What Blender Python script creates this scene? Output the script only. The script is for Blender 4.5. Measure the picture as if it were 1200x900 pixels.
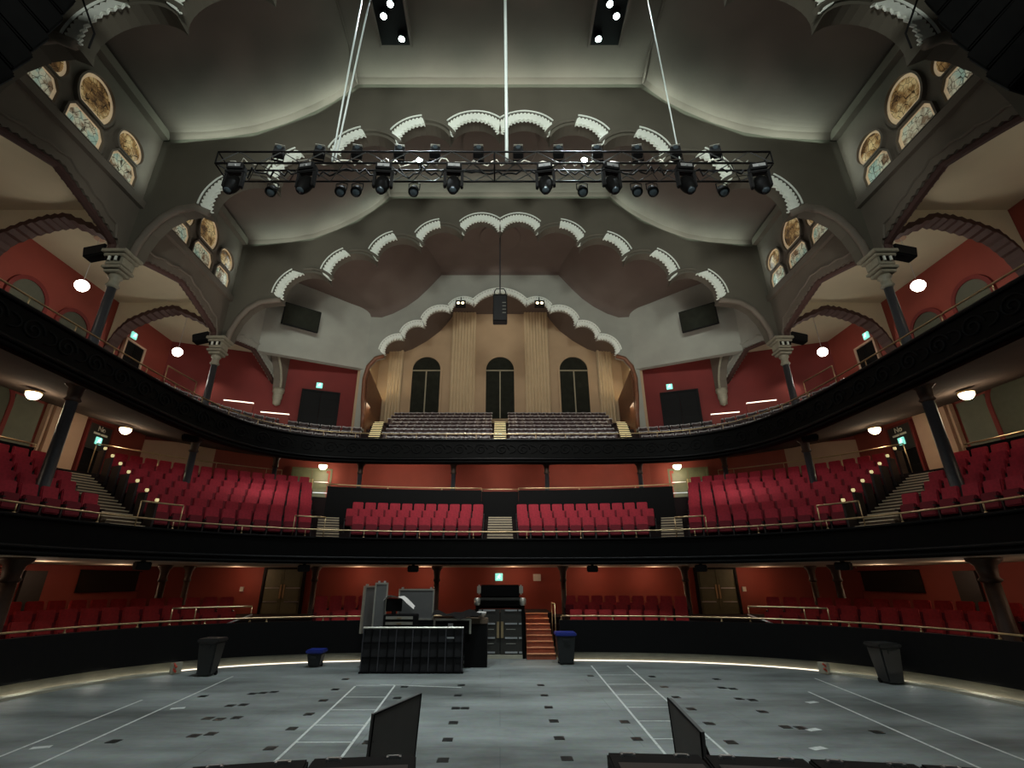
import bpy, bmesh, math, random
from mathutils import Vector, Matrix
from mathutils.geometry import tessellate_polygon
random.seed(7)
for o in list(bpy.data.objects): bpy.data.objects.remove(o)
SC = bpy.context.scene
COL = SC.collection
R = math.radians
PI = math.pi

# ------------------------------------------------------------------ camera, world, exposure
cam_d = bpy.data.cameras.new('camera'); cam = bpy.data.objects.new('camera', cam_d); COL.objects.link(cam)
cam.location = (0, 0, 2.57); cam.rotation_euler = (R(112), 0, 0)
cam_d.sensor_width = 36; cam_d.lens = 570/1200*36; cam_d.shift_x = 14/1200
cam_d.clip_end = 200; cam_d.clip_start = 0.05
SC.camera = cam
SC.view_settings.view_transform = 'Standard'; SC.view_settings.look = 'None'
SC.view_settings.exposure = 0.0; SC.view_settings.gamma = 1.0
SC.view_settings.use_curve_mapping = False
w = bpy.data.worlds.new('world'); SC.world = w; w.use_nodes = True
w.node_tree.nodes['Background'].inputs[0].default_value = (.8, .9, .85, 1)
w.node_tree.nodes['Background'].inputs[1].default_value = 0.006

def light(kind, name, loc, energy, color=(1, 1, 1), target=None, size=.2, size_y=None, spot=60, blend=.6, radius=.1):
    d = bpy.data.lights.new(name, kind); d.energy = energy; d.color = color
    if kind == 'AREA':
        d.size = size
        if size_y: d.shape = 'RECTANGLE'; d.size_y = size_y
    else:
        d.shadow_soft_size = radius
    if kind == 'SPOT': d.spot_size = R(spot); d.spot_blend = blend
    o = bpy.data.objects.new(name, d); COL.objects.link(o); o.location = loc
    if target is not None:
        v = Vector(target)-Vector(loc); o.rotation_euler = v.to_track_quat('-Z', 'Y').to_euler()
    return o
# stage work lights hung over the stage, behind and above the camera, aimed into the house; side and flood fills are added
for sx in (-1, 1):
    light('SPOT', 'stage_work_light', (sx*3.5, -1.5, 13.0), 4900, (.96, 1, .92), (sx*2.2, 14, 14.6), spot=64, blend=.55, radius=1.0)
    light('SPOT', 'stage_side_fill', (sx*1.0, -1.5, 12.5), 2600, (.96, 1, .92), (sx*10.5, 10, 14.6), spot=50, blend=.6, radius=.8)  # added fill pair that brightens the trims at the sides
light('AREA', 'stage_flood_fill', (0, 2.0, 10.5), 260, (.95, 1, .98), (0, 12.5, 0), 3.0)  # added fill over the floor and stage edge

# ------------------------------------------------------------------ materials
def lin(c):
    c = c/255
    return c/12.92 if c <= .04045 else ((c+.055)/1.055)**2.4
def rgb(r, g, b): return (lin(r), lin(g), lin(b), 1)
M = {}
def mat(name, c, rough=.6, metal=0, var=.12, scale=6, emit=None, es=0, bump=0, spec=.5):
    m = bpy.data.materials.new(name); m.use_nodes = True; nt = m.node_tree; b = nt.nodes['Principled BSDF']
    base = rgb(*c)
    b.inputs['Roughness'].default_value = rough; b.inputs['Metallic'].default_value = metal
    b.inputs['Specular IOR Level'].default_value = spec
    if var:
        tc = nt.nodes.new('ShaderNodeTexCoord'); n = nt.nodes.new('ShaderNodeTexNoise'); n.inputs['Scale'].default_value = scale
        n.inputs['Detail'].default_value = 6
        nt.links.new(tc.outputs['Object'], n.inputs['Vector'])
        rp = nt.nodes.new('ShaderNodeValToRGB'); e = rp.color_ramp.elements
        e[0].position = .3; e[1].position = .7
        e[0].color = tuple(x*(1-var) for x in base[:3])+(1,); e[1].color = tuple(min(1, x*(1+var)) for x in base[:3])+(1,)
        nt.links.new(n.outputs['Fac'], rp.inputs[0]); nt.links.new(rp.outputs[0], b.inputs['Base Color'])
        if bump:
            bp = nt.nodes.new('ShaderNodeBump'); bp.inputs['Strength'].default_value = bump; bp.inputs['Distance'].default_value = .02
            nt.links.new(n.outputs['Fac'], bp.inputs['Height']); nt.links.new(bp.outputs[0], b.inputs['Normal'])
    else: b.inputs['Base Color'].default_value = base
    if emit:
        b.inputs['Emission Color'].default_value = rgb(*emit); b.inputs['Emission Strength'].default_value = es
    M[name] = m; return m
mat('ceiling_paint', (95, 83, 75), .8, scale=.8, var=.08)
mat('arch_paint', (86, 82, 71), .8, scale=.7, var=.1)
mat('arch_paint_pale', (150, 152, 142), .75, scale=.7, var=.1)
mat('clerestory_paint', (102, 94, 83), .75, scale=.8, var=.12)
mat('trim_white', (232, 238, 228), .55, var=.05, scale=9)
mat('soffit_maroon', (66, 42, 36), .7)
mat('aisle_cream', (206, 196, 166), .8, scale=.6, var=.06)
mat('wall_red', (144, 64, 52), .72, scale=.9, var=.1)
mat('wall_red_dark', (116, 38, 34), .75, scale=.9, var=.1)
mat('panel_beige', (190, 158, 134), .8, scale=1.2, var=.06)
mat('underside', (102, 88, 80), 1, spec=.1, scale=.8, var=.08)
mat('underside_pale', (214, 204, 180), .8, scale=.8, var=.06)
mat('black_paint', (8, 8, 8), .6, var=.25, scale=5, spec=.08)
mat('black_matte', (9, 9, 10), .75, var=.2, scale=10, spec=.2)
mat('black_metal', (10, 10, 11), .4, .15, var=.1, spec=.2)
mat('column_iron', (66, 66, 70), .38, .3, var=.1, scale=9)
mat('capital_stone', (140, 136, 118), .55, var=.12, scale=9)
mat('capital_dark', (70, 50, 38), .6, var=.12, scale=9)
mat('brass', (196, 172, 132), .35, .9, var=.08)
mat('chrome', (220, 222, 224), .38, .95, var=.05)
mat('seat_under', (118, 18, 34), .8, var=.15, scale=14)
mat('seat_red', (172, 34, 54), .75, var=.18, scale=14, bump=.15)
mat('seat_red_lower', (170, 34, 36), .75, var=.18, scale=14)
mat('seat_frame', (34, 24, 24), .5, var=.1)
mat('chair_dark', (60, 44, 44), .4, var=.12, scale=8)
mat('chair_rim_lit', (178, 174, 174), .3, var=.05)  # pale tone stands in for light from above on the chair tops
mat('carpet_dark', (34, 20, 20), .95, var=.2, scale=20)
mat('step_wood', (96, 80, 64), .5, var=.12, scale=7)
mat('step_orange', (150, 80, 54), .55, var=.15, scale=7)
mat('step_orange_edge', (226, 160, 118), .5, var=.1)
mat('step_nosing', (232, 214, 178), .45, var=.05)
mat('door_green', (104, 106, 80), .5, var=.12, scale=4)
mat('door_dark', (7, 8, 8), .6, var=.15, spec=.2)
mat('door_grey', (48, 47, 43), .4, var=.1)
mat('recess_green', (104, 106, 90), .7, var=.1, scale=2)
mat('niche_cream', (176, 150, 118), .75, var=.06, scale=1)
mat('pilaster_cream', (190, 168, 134), .7, var=.05, scale=2)
mat('wood_brown', (110, 68, 44), .5, var=.2, scale=5)
mat('glass_dark', (38, 40, 34), .12, var=.2, scale=3)
mat('window_frame', (150, 142, 118), .5, var=.05)
mat('skirt_cloth', (22, 22, 24), .85, var=.3, scale=3)
mat('brace_lit_grey', (74, 76, 76), .35, .6, var=.1)  # truss metal paled to stand in for light on the braces
mat('grey_panel', (92, 92, 90), .6, var=.06)
mat('case_silver', (190, 188, 176), .35, .7, var=.08)
mat('white_cloth', (214, 212, 206), .8, var=.06)
mat('blue_plastic', (26, 44, 128), .45, var=.1)
mat('bin_black', (30, 33, 34), .5, var=.12)
mat('kerb_grey', (168, 166, 148), .7, var=.1, scale=3)
mat('tape_white', (196, 202, 198), .6, var=.2, scale=12)
mat('floor_plate', (40, 44, 44), .4, .4, var=.15, scale=20)
mat('hazard_red', (200, 70, 50), .5, var=.05)
mat('cable_white', (190, 200, 198), .4, var=.05)
mat('lens_glass', (70, 80, 86), .1, .5, var=.1)
mat('globe_glow', (255, 250, 235), .4, var=0, emit=(255, 250, 236), es=9)
mat('globe_warm', (255, 240, 205), .4, var=0, emit=(255, 238, 196), es=11)
mat('lamp_cool', (255, 255, 255), .3, var=0, emit=(222, 246, 240), es=26)
mat('led_warm', (255, 236, 190), .4, var=0, emit=(255, 228, 170), es=5)
mat('led_white', (255, 244, 226), .4, var=0, emit=(255, 240, 218), es=1.6)
mat('led_step', (255, 240, 190), .4, var=0, emit=(255, 236, 170), es=.55)
mat('sign_teal', (150, 230, 214), .4, var=0, emit=(140, 232, 212), es=.9)
mat('sign_figure', (240, 255, 250), .4, var=0, emit=(230, 255, 248), es=1.2)
mat('sign_letter', (226, 220, 206), .5, var=.03)

def glass_mat(name, cA, cB, cC, es, rad):
    m = bpy.data.materials.new(name); m.use_nodes = True; nt = m.node_tree; b = nt.nodes['Principled BSDF']
    tc = nt.nodes.new('ShaderNodeTexCoord')
    v = nt.nodes.new('ShaderNodeTexVoronoi'); v.inputs['Scale'].default_value = 5
    nt.links.new(tc.outputs['Object'], v.inputs['Vector'])
    ve = nt.nodes.new('ShaderNodeTexVoronoi'); ve.feature = 'DISTANCE_TO_EDGE'; ve.inputs['Scale'].default_value = 5
    nt.links.new(tc.outputs['Object'], ve.inputs['Vector'])
    n = nt.nodes.new('ShaderNodeTexNoise'); n.inputs['Scale'].default_value = 2.2; n.inputs['Detail'].default_value = 3
    nt.links.new(tc.outputs['Object'], n.inputs['Vector'])
    r1 = nt.nodes.new('ShaderNodeValToRGB'); e = r1.color_ramp.elements
    e[0].position = .38; e[0].color = rgb(*cB); e[1].position = .62; e[1].color = rgb(*cA)
    k = r1.color_ramp.elements.new(.5); k.color = rgb(*cC)
    nt.links.new(n.outputs['Fac'], r1.inputs[0])
    r2 = nt.nodes.new('ShaderNodeValToRGB'); r2.color_ramp.elements[0].position = .02; r2.color_ramp.elements[1].position = .04
    r2.color_ramp.elements[0].color = (.14, .12, .1, 1); r2.color_ramp.elements[1].color = (1, 1, 1, 1)
    nt.links.new(ve.outputs['Distance'], r2.inputs[0])
    mx = nt.nodes.new('ShaderNodeMix'); mx.data_type = 'RGBA'; mx.blend_type = 'MULTIPLY'; mx.inputs[0].default_value = 1
    nt.links.new(r1.outputs[0], mx.inputs[6]); nt.links.new(r2.outputs[0], mx.inputs[7])
    nt.links.new(mx.outputs[2], b.inputs['Base Color']); nt.links.new(mx.outputs[2], b.inputs['Emission Color'])
    b.inputs['Emission Strength'].default_value = es; b.inputs['Roughness'].default_value = .25
    M[name] = m
glass_mat('stained_teal', (150, 176, 160), (120, 98, 74), (196, 194, 166), .34, 0)
glass_mat('stained_amber', (206, 182, 130), (84, 60, 36), (150, 116, 70), .34, 0)
mat('stained_border', (216, 190, 150), .3, var=.15, scale=9, emit=(214, 190, 152), es=.3)

def floor_mat():
    m = bpy.data.materials.new('hall_floor'); m.use_nodes = True; nt = m.node_tree; b = nt.nodes['Principled BSDF']
    tc = nt.nodes.new('ShaderNodeTexCoord')
    mp = nt.nodes.new('ShaderNodeMapping'); mp.inputs['Scale'].default_value = (.35, 1.1, 1)
    nt.links.new(tc.outputs['Object'], mp.inputs['Vector'])
    n = nt.nodes.new('ShaderNodeTexNoise'); n.inputs['Scale'].default_value = .55; n.inputs['Detail'].default_value = 7; n.inputs['Roughness'].default_value = .62
    nt.links.new(mp.outputs[0], n.inputs['Vector'])
    rp = nt.nodes.new('ShaderNodeValToRGB'); e = rp.color_ramp.elements
    e[0].position = .34; e[0].color = rgb(92, 97, 95); e[1].position = .64; e[1].color = rgb(152, 160, 158)
    nt.links.new(n.outputs['Fac'], rp.inputs[0])
    n2 = nt.nodes.new('ShaderNodeTexNoise'); n2.inputs['Scale'].default_value = 9; n2.inputs['Detail'].default_value = 5
    nt.links.new(tc.outputs['Object'], n2.inputs['Vector'])
    mx = nt.nodes.new('ShaderNodeMix'); mx.data_type = 'RGBA'; mx.blend_type = 'MULTIPLY'; mx.inputs[0].default_value = .3
    nt.links.new(rp.outputs[0], mx.inputs[6]); nt.links.new(n2.outputs['Color'], mx.inputs[7])
    br = nt.nodes.new('ShaderNodeTexBrick'); br.inputs['Scale'].default_value = 1
    br.inputs['Color1'].default_value = (1, 1, 1, 1); br.inputs['Color2'].default_value = (.9, .92, .92, 1); br.inputs['Mortar'].default_value = (.72, .74, .74, 1)
    br.inputs['Brick Width'].default_value = 4.8; br.inputs['Row Height'].default_value = 1.22; br.inputs['Mortar Size'].default_value = .008
    nt.links.new(tc.outputs['Object'], br.inputs['Vector'])
    m2 = nt.nodes.new('ShaderNodeMix'); m2.data_type = 'RGBA'; m2.blend_type = 'MULTIPLY'; m2.inputs[0].default_value = 1
    nt.links.new(mx.outputs[2], m2.inputs[6]); nt.links.new(br.outputs['Color'], m2.inputs[7])
    nt.links.new(m2.outputs[2], b.inputs['Base Color'])
    b.inputs['Roughness'].default_value = .62; b.inputs['Specular IOR Level'].default_value = .3
    M['hall_floor'] = m
floor_mat()
def grille_mat():
    m = bpy.data.materials.new('speaker_grille'); m.use_nodes = True; nt = m.node_tree; b = nt.nodes['Principled BSDF']
    tc = nt.nodes.new('ShaderNodeTexCoord'); v = nt.nodes.new('ShaderNodeTexVoronoi'); v.inputs['Scale'].default_value = 60; v.inputs['Randomness'].default_value = 0
    nt.links.new(tc.outputs['Object'], v.inputs['Vector'])
    rp = nt.nodes.new('ShaderNodeValToRGB'); e = rp.color_ramp.elements
    e[0].position = .3; e[0].color = (.004, .004, .004, 1); e[1].position = .42; e[1].color = (.022, .022, .024, 1)
    nt.links.new(v.outputs['Distance'], rp.inputs[0]); nt.links.new(rp.outputs[0], b.inputs['Base Color'])
    b.inputs['Roughness'].default_value = .45; M['speaker_grille'] = m
grille_mat()

# ------------------------------------------------------------------ mesh helpers
def tag(o, label=None, cat=None, group=None, kind=None):
    if label: o['label'] = label
    if cat: o['category'] = cat
    if group: o['group'] = group
    if kind: o['kind'] = kind
    return o
def empty(name, loc, label=None, cat=None, group=None, rz=0):
    o = bpy.data.objects.new(name, None); COL.objects.link(o); o.location = loc; o.rotation_euler = (0, 0, rz); o.empty_display_size = .1
    return tag(o, label, cat, group)
def wloc(o):
    v = Vector((0, 0, 0))
    while o: v += o.location; o = o.parent
    return v
class MB:
    def __init__(s): s.v = []; s.f = []; s.m = []; s.cur = 0
    def add(s, vs, fs):
        b = len(s.v); s.v += [tuple(x) for x in vs]
        for f in fs: s.f.append(tuple(b+i for i in f)); s.m.append(s.cur)
        return s
    def box(s, c, d, rot=None, rz=0):
        hx, hy, hz = d[0]/2, d[1]/2, d[2]/2
        vs = [Vector((x, y, z)) for x in (-hx, hx) for y in (-hy, hy) for z in (-hz, hz)]
        if rot is None: rot = Matrix.Rotation(rz, 3, 'Z')
        vs = [rot @ v + Vector(c) for v in vs]
        return s.add(vs, [(0, 1, 3, 2), (4, 6, 7, 5), (0, 4, 5, 1), (2, 3, 7, 6), (0, 2, 6, 4), (1, 5, 7, 3)])
    def b2(s, x0, x1, y0, y1, z0, z1): return s.box(((x0+x1)/2, (y0+y1)/2, (z0+z1)/2), (x1-x0, y1-y0, z1-z0))
    def cyl(s, p0, p1, r0, r1=None, n=10, cap=True):
        if r1 is None: r1 = r0
        p0 = Vector(p0); p1 = Vector(p1); d = (p1-p0).normalized()
        a = d.orthogonal().normalized(); b = d.cross(a)
        vs = []
        for p, r in ((p0, r0), (p1, r1)):
            for i in range(n):
                t = 2*PI*i/n; vs.append(p+(a*math.cos(t)+b*math.sin(t))*r)
        fs = [(i, (i+1) % n, n+(i+1) % n, n+i) for i in range(n)]
        if cap: fs += [tuple(range(n-1, -1, -1)), tuple(range(n, 2*n))]
        return s.add(vs, fs)
    def tube(s, pts, r, n=6, closed=False):
        P = [Vector(p) for p in pts]; N = len(P); vs = []; up = None
        for i, p in enumerate(P):
            if closed: d = P[(i+1) % N]-P[i-1]
            else: d = P[min(i+1, N-1)]-P[max(i-1, 0)]
            if d.length < 1e-9: d = Vector((0, 0, 1))
            d.normalize()
            if up is None: up = d.orthogonal().normalized()
            up = (up-d*up.dot(d))
            up = up.normalized() if up.length > 1e-6 else d.orthogonal().normalized()
            b = d.cross(up)
            for k in range(n):
                t = 2*PI*k/n; vs.append(p+(up*math.cos(t)+b*math.sin(t))*r)
        fs = []
        for i in range(N if closed else N-1):
            j = (i+1) % N
            for k in range(n): fs.append((i*n+k, i*n+(k+1) % n, j*n+(k+1) % n, j*n+k))
        if not closed: fs += [tuple(range(n-1, -1, -1)), tuple(range((N-1)*n, N*n))]
        return s.add(vs, fs)
    def lathe(s, prof, c=(0, 0, 0), n=16, rot=None):
        vs = []; c = Vector(c)
        for r, z in prof:
            for i in range(n):
                t = 2*PI*i/n; v = Vector((r*math.cos(t), r*math.sin(t), z))
                if rot is not None: v = rot @ v
                vs.append(v+c)
        fs = []
        for j in range(len(prof)-1):
            for i in range(n): fs.append((j*n+i, j*n+(i+1) % n, (j+1)*n+(i+1) % n, (j+1)*n+i))
        fs += [tuple(range(n-1, -1, -1)), tuple(range((len(prof)-1)*n, len(prof)*n))]
        return s.add(vs, fs)
    def prism(s, poly, fn, d0, d1):
        """poly: 2D outline; fn(u,v,d)->3D; extruded from d0 to d1"""
        n = len(poly)
        tris = tessellate_polygon([[Vector((u, v, 0)) for u, v in poly]])
        vs = [fn(u, v, d0) for u, v in poly]+[fn(u, v, d1) for u, v in poly]
        fs = [tuple(t) for t in tris]+[tuple(n+i for i in reversed(t)) for t in tris]
        fs += [(i, (i+1) % n, n+(i+1) % n, n+i) for i in range(n)]
        return s.add(vs, fs)
    def strip(s, A, B):
        n = len(A)
        return s.add(list(A)+list(B), [(i, i+1, n+i+1, n+i) for i in range(n-1)])
    def build(s, name, mats, parent=None, smooth=False, bevel=0, local=False, fix=True):
        me = bpy.data.meshes.new(name)
        off = Vector((0, 0, 0)) if (parent is None or local) else wloc(parent)
        me.from_pydata([tuple(Vector(v)-off) for v in s.v], [], s.f)
        if not isinstance(mats, (list, tuple)): mats = [mats]
        for m in mats: me.materials.append(M[m])
        for p, k in zip(me.polygons, s.m): p.material_index = k
        bm = bmesh.new(); bm.from_mesh(me)
        if bevel:
            bmesh.ops.bevel(bm, geom=list(bm.edges), offset=bevel, segments=2, affect='EDGES', clamp_overlap=True)
        if fix: bmesh.ops.recalc_face_normals(bm, faces=bm.faces)
        bm.to_mesh(me); bm.free()
        if smooth:
            for p in me.polygons: p.use_smooth = True
        o = bpy.data.objects.new(name, me); COL.objects.link(o)
        if parent: o.parent = parent
        return o
def copy_tree(o, parent=None):
    c = o.copy(); COL.objects.link(c); c.parent = parent
    for ch in o.children: copy_tree(ch, c)
    return c
def inst(proto, used, loc, rz, label, group=None):
    """first call places the prototype itself, later calls copy it"""
    if used[0]: o = copy_tree(proto)
    else: o = proto; used[0] = True
    o.location = loc; o.rotation_euler = (0, 0, rz)
    tag(o, label, None, group)
    return o
def struct(mb, name, mats, parent=None, **k):
    o = mb.build(name, mats, parent, **k)
    o['kind'] = 'structure'
    return o
ORD = ['zeroth', 'first', 'second', 'third', 'fourth', 'fifth', 'sixth', 'seventh', 'eighth', 'ninth', 'tenth', 'eleventh', 'twelfth', 'thirteenth', 'fourteenth', 'fifteenth', 'sixteenth', 'seventeenth', 'eighteenth', 'nineteenth', 'twentieth']
ORD += ['twenty-'+x for x in ORD[1:10]]+['thirtieth']+['thirty-'+x for x in ORD[1:10]]

# ------------------------------------------------------------------ plan curves (horseshoe fronts)
class Curve:
    def __init__(s, a, b, n, cy, ymin):
        L = []
        K = 400
        for i in range(K+1):
            t = PI/2*i/K
            L.append((a*math.sin(t)**(2/n) if i else 0.0, cy+b*abs(math.cos(t))**(2/n)))
        y = cy
        while y > ymin: y -= .1; L.append((a, y))
        s.S = [0]
        for i in range(1, len(L)): s.S.append(s.S[-1]+math.dist(L[i], L[i-1]))
        s.L = L; s.len = s.S[-1]
    def half(s, t):
        t = min(max(t, 0), s.len-1e-6)
        lo, hi = 0, len(s.S)-1
        while hi-lo > 1:
            m = (lo+hi)//2
            if s.S[m] <= t: lo = m
            else: hi = m
        f = (t-s.S[lo])/max(1e-9, s.S[hi]-s.S[lo])
        return (s.L[lo][0]+(s.L[hi][0]-s.L[lo][0])*f, s.L[lo][1]+(s.L[hi][1]-s.L[lo][1])*f)
    def at(s, t, d=0):
        """point at signed arclength t from the centre, offset d outward; and the outward normal"""
        sg = 1 if t >= 0 else -1; q = abs(t)
        p = s.half(q); e = .25
        a = s.half(max(q-e, 0)); b = s.half(q+e)
        tx, ty = b[0]-a[0], b[1]-a[1]
        if q < e: tx, ty = 1, 0
        l = math.hypot(tx, ty); nx, ny = -ty/l, tx/l
        return (sg*(p[0]+nx*d), p[1]+ny*d), (sg*nx, ny)
    def line(s, t0, t1, d=0, step=.35):
        n = max(2, int(abs(t1-t0)/step))
        return [s.at(t0+(t1-t0)*i/n, d)[0] for i in range(n+1)]
    def t_of_x(s, x):
        for i, (a, b) in enumerate(s.L):
            if a >= abs(x): return math.copysign(s.S[i], x)
        return math.copysign(s.len, x)
PW = Curve(11.9, 9.15, 3, 10, 5)       # parterre wall
B1 = Curve(11.9, 10.0, 2.6, 10, 5)     # lower balcony front
GA = Curve(12.15, 13.6, 5, 10, 4)       # gallery front
def clampx(p, m=18.25): return (max(-m, min(m, p[0])), p[1])
def wall_along(mb, pts, z0, z1, th, cv=None):
    """vertical wall along plan points, thickness th to the outside (left normal of travel)"""
    n = len(pts); out = []
    for i in range(n):
        a = pts[max(i-1, 0)]; b = pts[min(i+1, n-1)]
        l = math.dist(a, b); tx, ty = (b[0]-a[0])/l, (b[1]-a[1])/l
        out.append((pts[i][0]-ty*th, pts[i][1]+tx*th))
    ring = []
    for p, q in zip(pts, out): ring.append([(p[0], p[1], z0), (p[0], p[1], z1), (q[0], q[1], z1), (q[0], q[1], z0)])
    vs = [v for r in ring for v in r]
    fs = []
    for i in range(n-1):
        for k in range(4): fs.append((i*4+k, i*4+(k+1) % 4, (i+1)*4+(k+1) % 4, (i+1)*4+k))
    fs += [(0, 1, 2, 3), ((n-1)*4+3, (n-1)*4+2, (n-1)*4+1, (n-1)*4)]
    mb.add(vs, fs)
def P3(pts, z): return [(p[0], p[1], z) for p in pts]

# ================================================================== SETTING
# ---- hall floor, stage floor
f = MB(); f.b2(-20, 20, 3.4, 26, -.2, 0)
floor = struct(f, 'floor', 'hall_floor')
def mark(name, m, poly, z=.004):
    q = MB(); q.prism(poly, lambda u, v, d: (u, v, d), .0, z); o = q.build(name, m, floor); return o
def seg(a, b, wd):
    l = math.dist(a, b); nx, ny = -(b[1]-a[1])/l*wd/2, (b[0]-a[0])/l*wd/2
    return [(a[0]+nx, a[1]+ny), (b[0]+nx, b[1]+ny), (b[0]-nx, b[1]-ny), (a[0]-nx, a[1]-ny)]
LN = [((-3.38, 8.0), (-3.8, 14.8)), ((-2.42, 8.0), (-2.78, 14.95)), ((2.97, 18.1), (2.58, 8.0)), ((4.14, 18.1), (3.55, 8.0)),
      ((-7.75, 8.2), (-8.3, 13.2)), ((-6.85, 8.0), (-7.72, 16.2)), ((8.92, 15.9), (7.95, 8.0)), ((7.68, 14.1), (7.0, 8.0)), ((-3.2, 15.02), (-1.0, 14.62))]
for a, b in LN: mark('tape_line', 'tape_white', seg(a, b, .045))
for y in (14.9, 13.5, 12.27, 11.08, 10.02):
    mark('tape_line', 'tape_white', seg((-3.8+(14.8-y)*.062, y), (-2.78+(14.95-y)*.052, y), .035))
for y in (16.43, 15.04, 13.78, 12.5, 11.38, 10.21):
    mark('tape_line', 'tape_white', seg((2.97-(18.1-y)*.0386, y), (4.14-(18.1-y)*.0584, y), .035))
for x, y in ((7.13, 12.98), (5.85, 10.79), (5.28, 9.7), (-6.96, 12.42), (-7.59, 9.75)):
    mark('tape_tab', 'tape_white', seg((x-.16, y-.05), (x+.1, y+.04), .14))
for x, y in ((-4.34, 15.77), (-4.19, 14.38), (-4.08, 13.15), (-3.96, 11.91), (-3.89, 10.85), (-3.79, 9.7), (-5.85, 13.98), (-5.62, 14.08), (-2.25, 10.02), (-2.49, 14.7), (-2.42, 13.41), (-1.02, 14.93), (-1.01, 13.69), (-.96, 12.42), (-.76, 12.42), (-.91, 11.26), (-.91, 10.17), (-.88, 9.13), (1.08, 14.93), (1.07, 13.69), (1.06, 12.5), (1.06, 11.38), (1.04, 10.26), (1.04, 9.2), (2.63, 16.29), (2.44, 11.32), (2.39, 10.21), (4.38, 16.16), (4.27, 14.7), (4.18, 13.5), (4.12, 12.35), (4.05, 11.2), (3.95, 10.02), (6.08, 15.77), (5.73, 14.59), (5.95, 14.45), (5.6, 13.32), (5.85, 13.2), (5.54, 12.12), (5.4, 10.96), (5.65, 10.9), (-6.65, 10.07), (-5.46, 10.4), (-5.22, 10.52), (-7.11, 13.6), (-5.87, 11.58), (-5.6, 11.51), (-5.32, 11.64), (-5.97, 12.65), (-5.72, 12.73), (-6.06, 13.88), (6.89, 10.63)):
    mark('floor_plate', 'floor_plate', seg((x-.09, y), (x+.09, y), .2), .006)
s = MB(); s.b2(-14, 14, -3, 3.45, .0, 1.0); struct(s, 'floor_stage', 'black_matte')

# ---- walls behind the parterre, the lower balcony and the gallery
def walls(name, pts, z0, z1, m, th=.25):
    q = MB(); wall_along(q, pts, z0, z1, th); return struct(q, name, m)
walls('wall_left_parterre', [(-17, 3), (-17, 24.8)], 0, 3.2, 'wall_red')
walls('wall_right_parterre', [(17, 24.8), (17, 3)], 0, 3.2, 'wall_red')
walls('wall_back_parterre', [(-17, 24.8), (-8.4, 24.5), (8.4, 24.5), (17, 24.8)], 0, 3.2, 'wall_red')
walls('wall_left_balcony', [(-18.3, -2), (-18.3, 24.3)], 3.1, 9.6, 'wall_red')
walls('wall_right_balcony', [(18.3, 24.3), (18.3, -2)], 3.1, 9.6, 'wall_red')
walls('wall_back_left_balcony', [(-18.3, 24.3), (-15.2, 25.45)], 3.1, 9.6, 'panel_beige')
walls('wall_back_right_balcony', [(15.2, 25.45), (18.3, 24.3)], 3.1, 9.6, 'panel_beige')
walls('wall_back_balcony', [(-15.2, 25.45), (-12.6, 26.3), (-8.4, 27.1), (8.4, 27.1), (12.6, 26.3), (15.2, 25.45)], 3.1, 9.6, 'wall_red')
walls('wall_left_gallery', [(-18.3, -2), (-18.3, 24.3)], 9.6, 15, 'wall_red')
walls('wall_right_gallery', [(18.3, 24.3), (18.3, -2)], 9.6, 15, 'wall_red')
walls('wall_back_left_gallery', [(-18.3, 24.3), (-12.6, 26.4), (-8.3, 28.0)], 9.3, 15, 'wall_red_dark')
walls('wall_back_right_gallery', [(8.3, 28.0), (12.6, 26.4), (18.3, 24.3)], 9.3, 15, 'wall_red_dark')

# ---- stepped floors and fronts of the three tiers
def tiers(cv, name, d0, pitch, n, z0, rise, t0, t1, m='carpet_dark', lip=None, lim=18.25):
    q = MB(); step = .4
    A = cv.line(t0, t1, 0, step)
    N = len(A)
    def ring(d): return [clampx(cv.at(t0+(t1-t0)*i/(N-1), d)[0], lim) for i in range(N)]
    prev = ring(0); z = z0
    for k in range(n):
        d = d0+pitch*(k+1) if k < n-1 else d0+pitch*(k+1)+3.2
        nx = ring(d); q.strip(P3(prev, z), P3(nx, z))
        if k < n-1: q.strip(P3(nx, z), P3(nx, z+rise))
        prev = nx; z += rise
    return struct(q, name, m)
tiers(B1, 'floor_balcony', .55, .85, 7, 3.98, .4, -B1.len+.1, B1.len-.1)
tiers(GA, 'floor_gallery', .55, .8, 5, 8.65, .46, -GA.len+.1, GA.len-.1)
tiers(PW, 'floor_parterre', .7, .85, 4, .5, .22, -PW.len+.1, PW.t_of_x(-1.15), lim=16.9)
tiers(PW, 'floor_parterre', .7, .85, 4, .5, .22, PW.t_of_x(2.1), PW.len-.1, lim=16.9)
q = MB(); q.b2(-1.2, 2.1, 21.6, 24.6, 0, 1.36); struct(q, 'floor_parterre_landing', 'carpet_dark')
# undersides (soffits)
def soffit(cv, name, z0, slope, D, m, lim):
    q = MB(); N = 120
    R_ = [[(lambda p: (p[0], p[1], z0+slope*d))(clampx(cv.at(-cv.len+2*cv.len*i/N, d)[0], lim)) for i in range(N+1)] for d in (0, 2, 4, 6, 8)]
    for a, b in zip(R_, R_[1:]): q.strip(a, b)
    return struct(q, name, m)
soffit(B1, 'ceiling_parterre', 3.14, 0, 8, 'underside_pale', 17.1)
soffit(GA, 'ceiling_balcony', 7.92, .2, 8, 'underside', 18.3)
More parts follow.
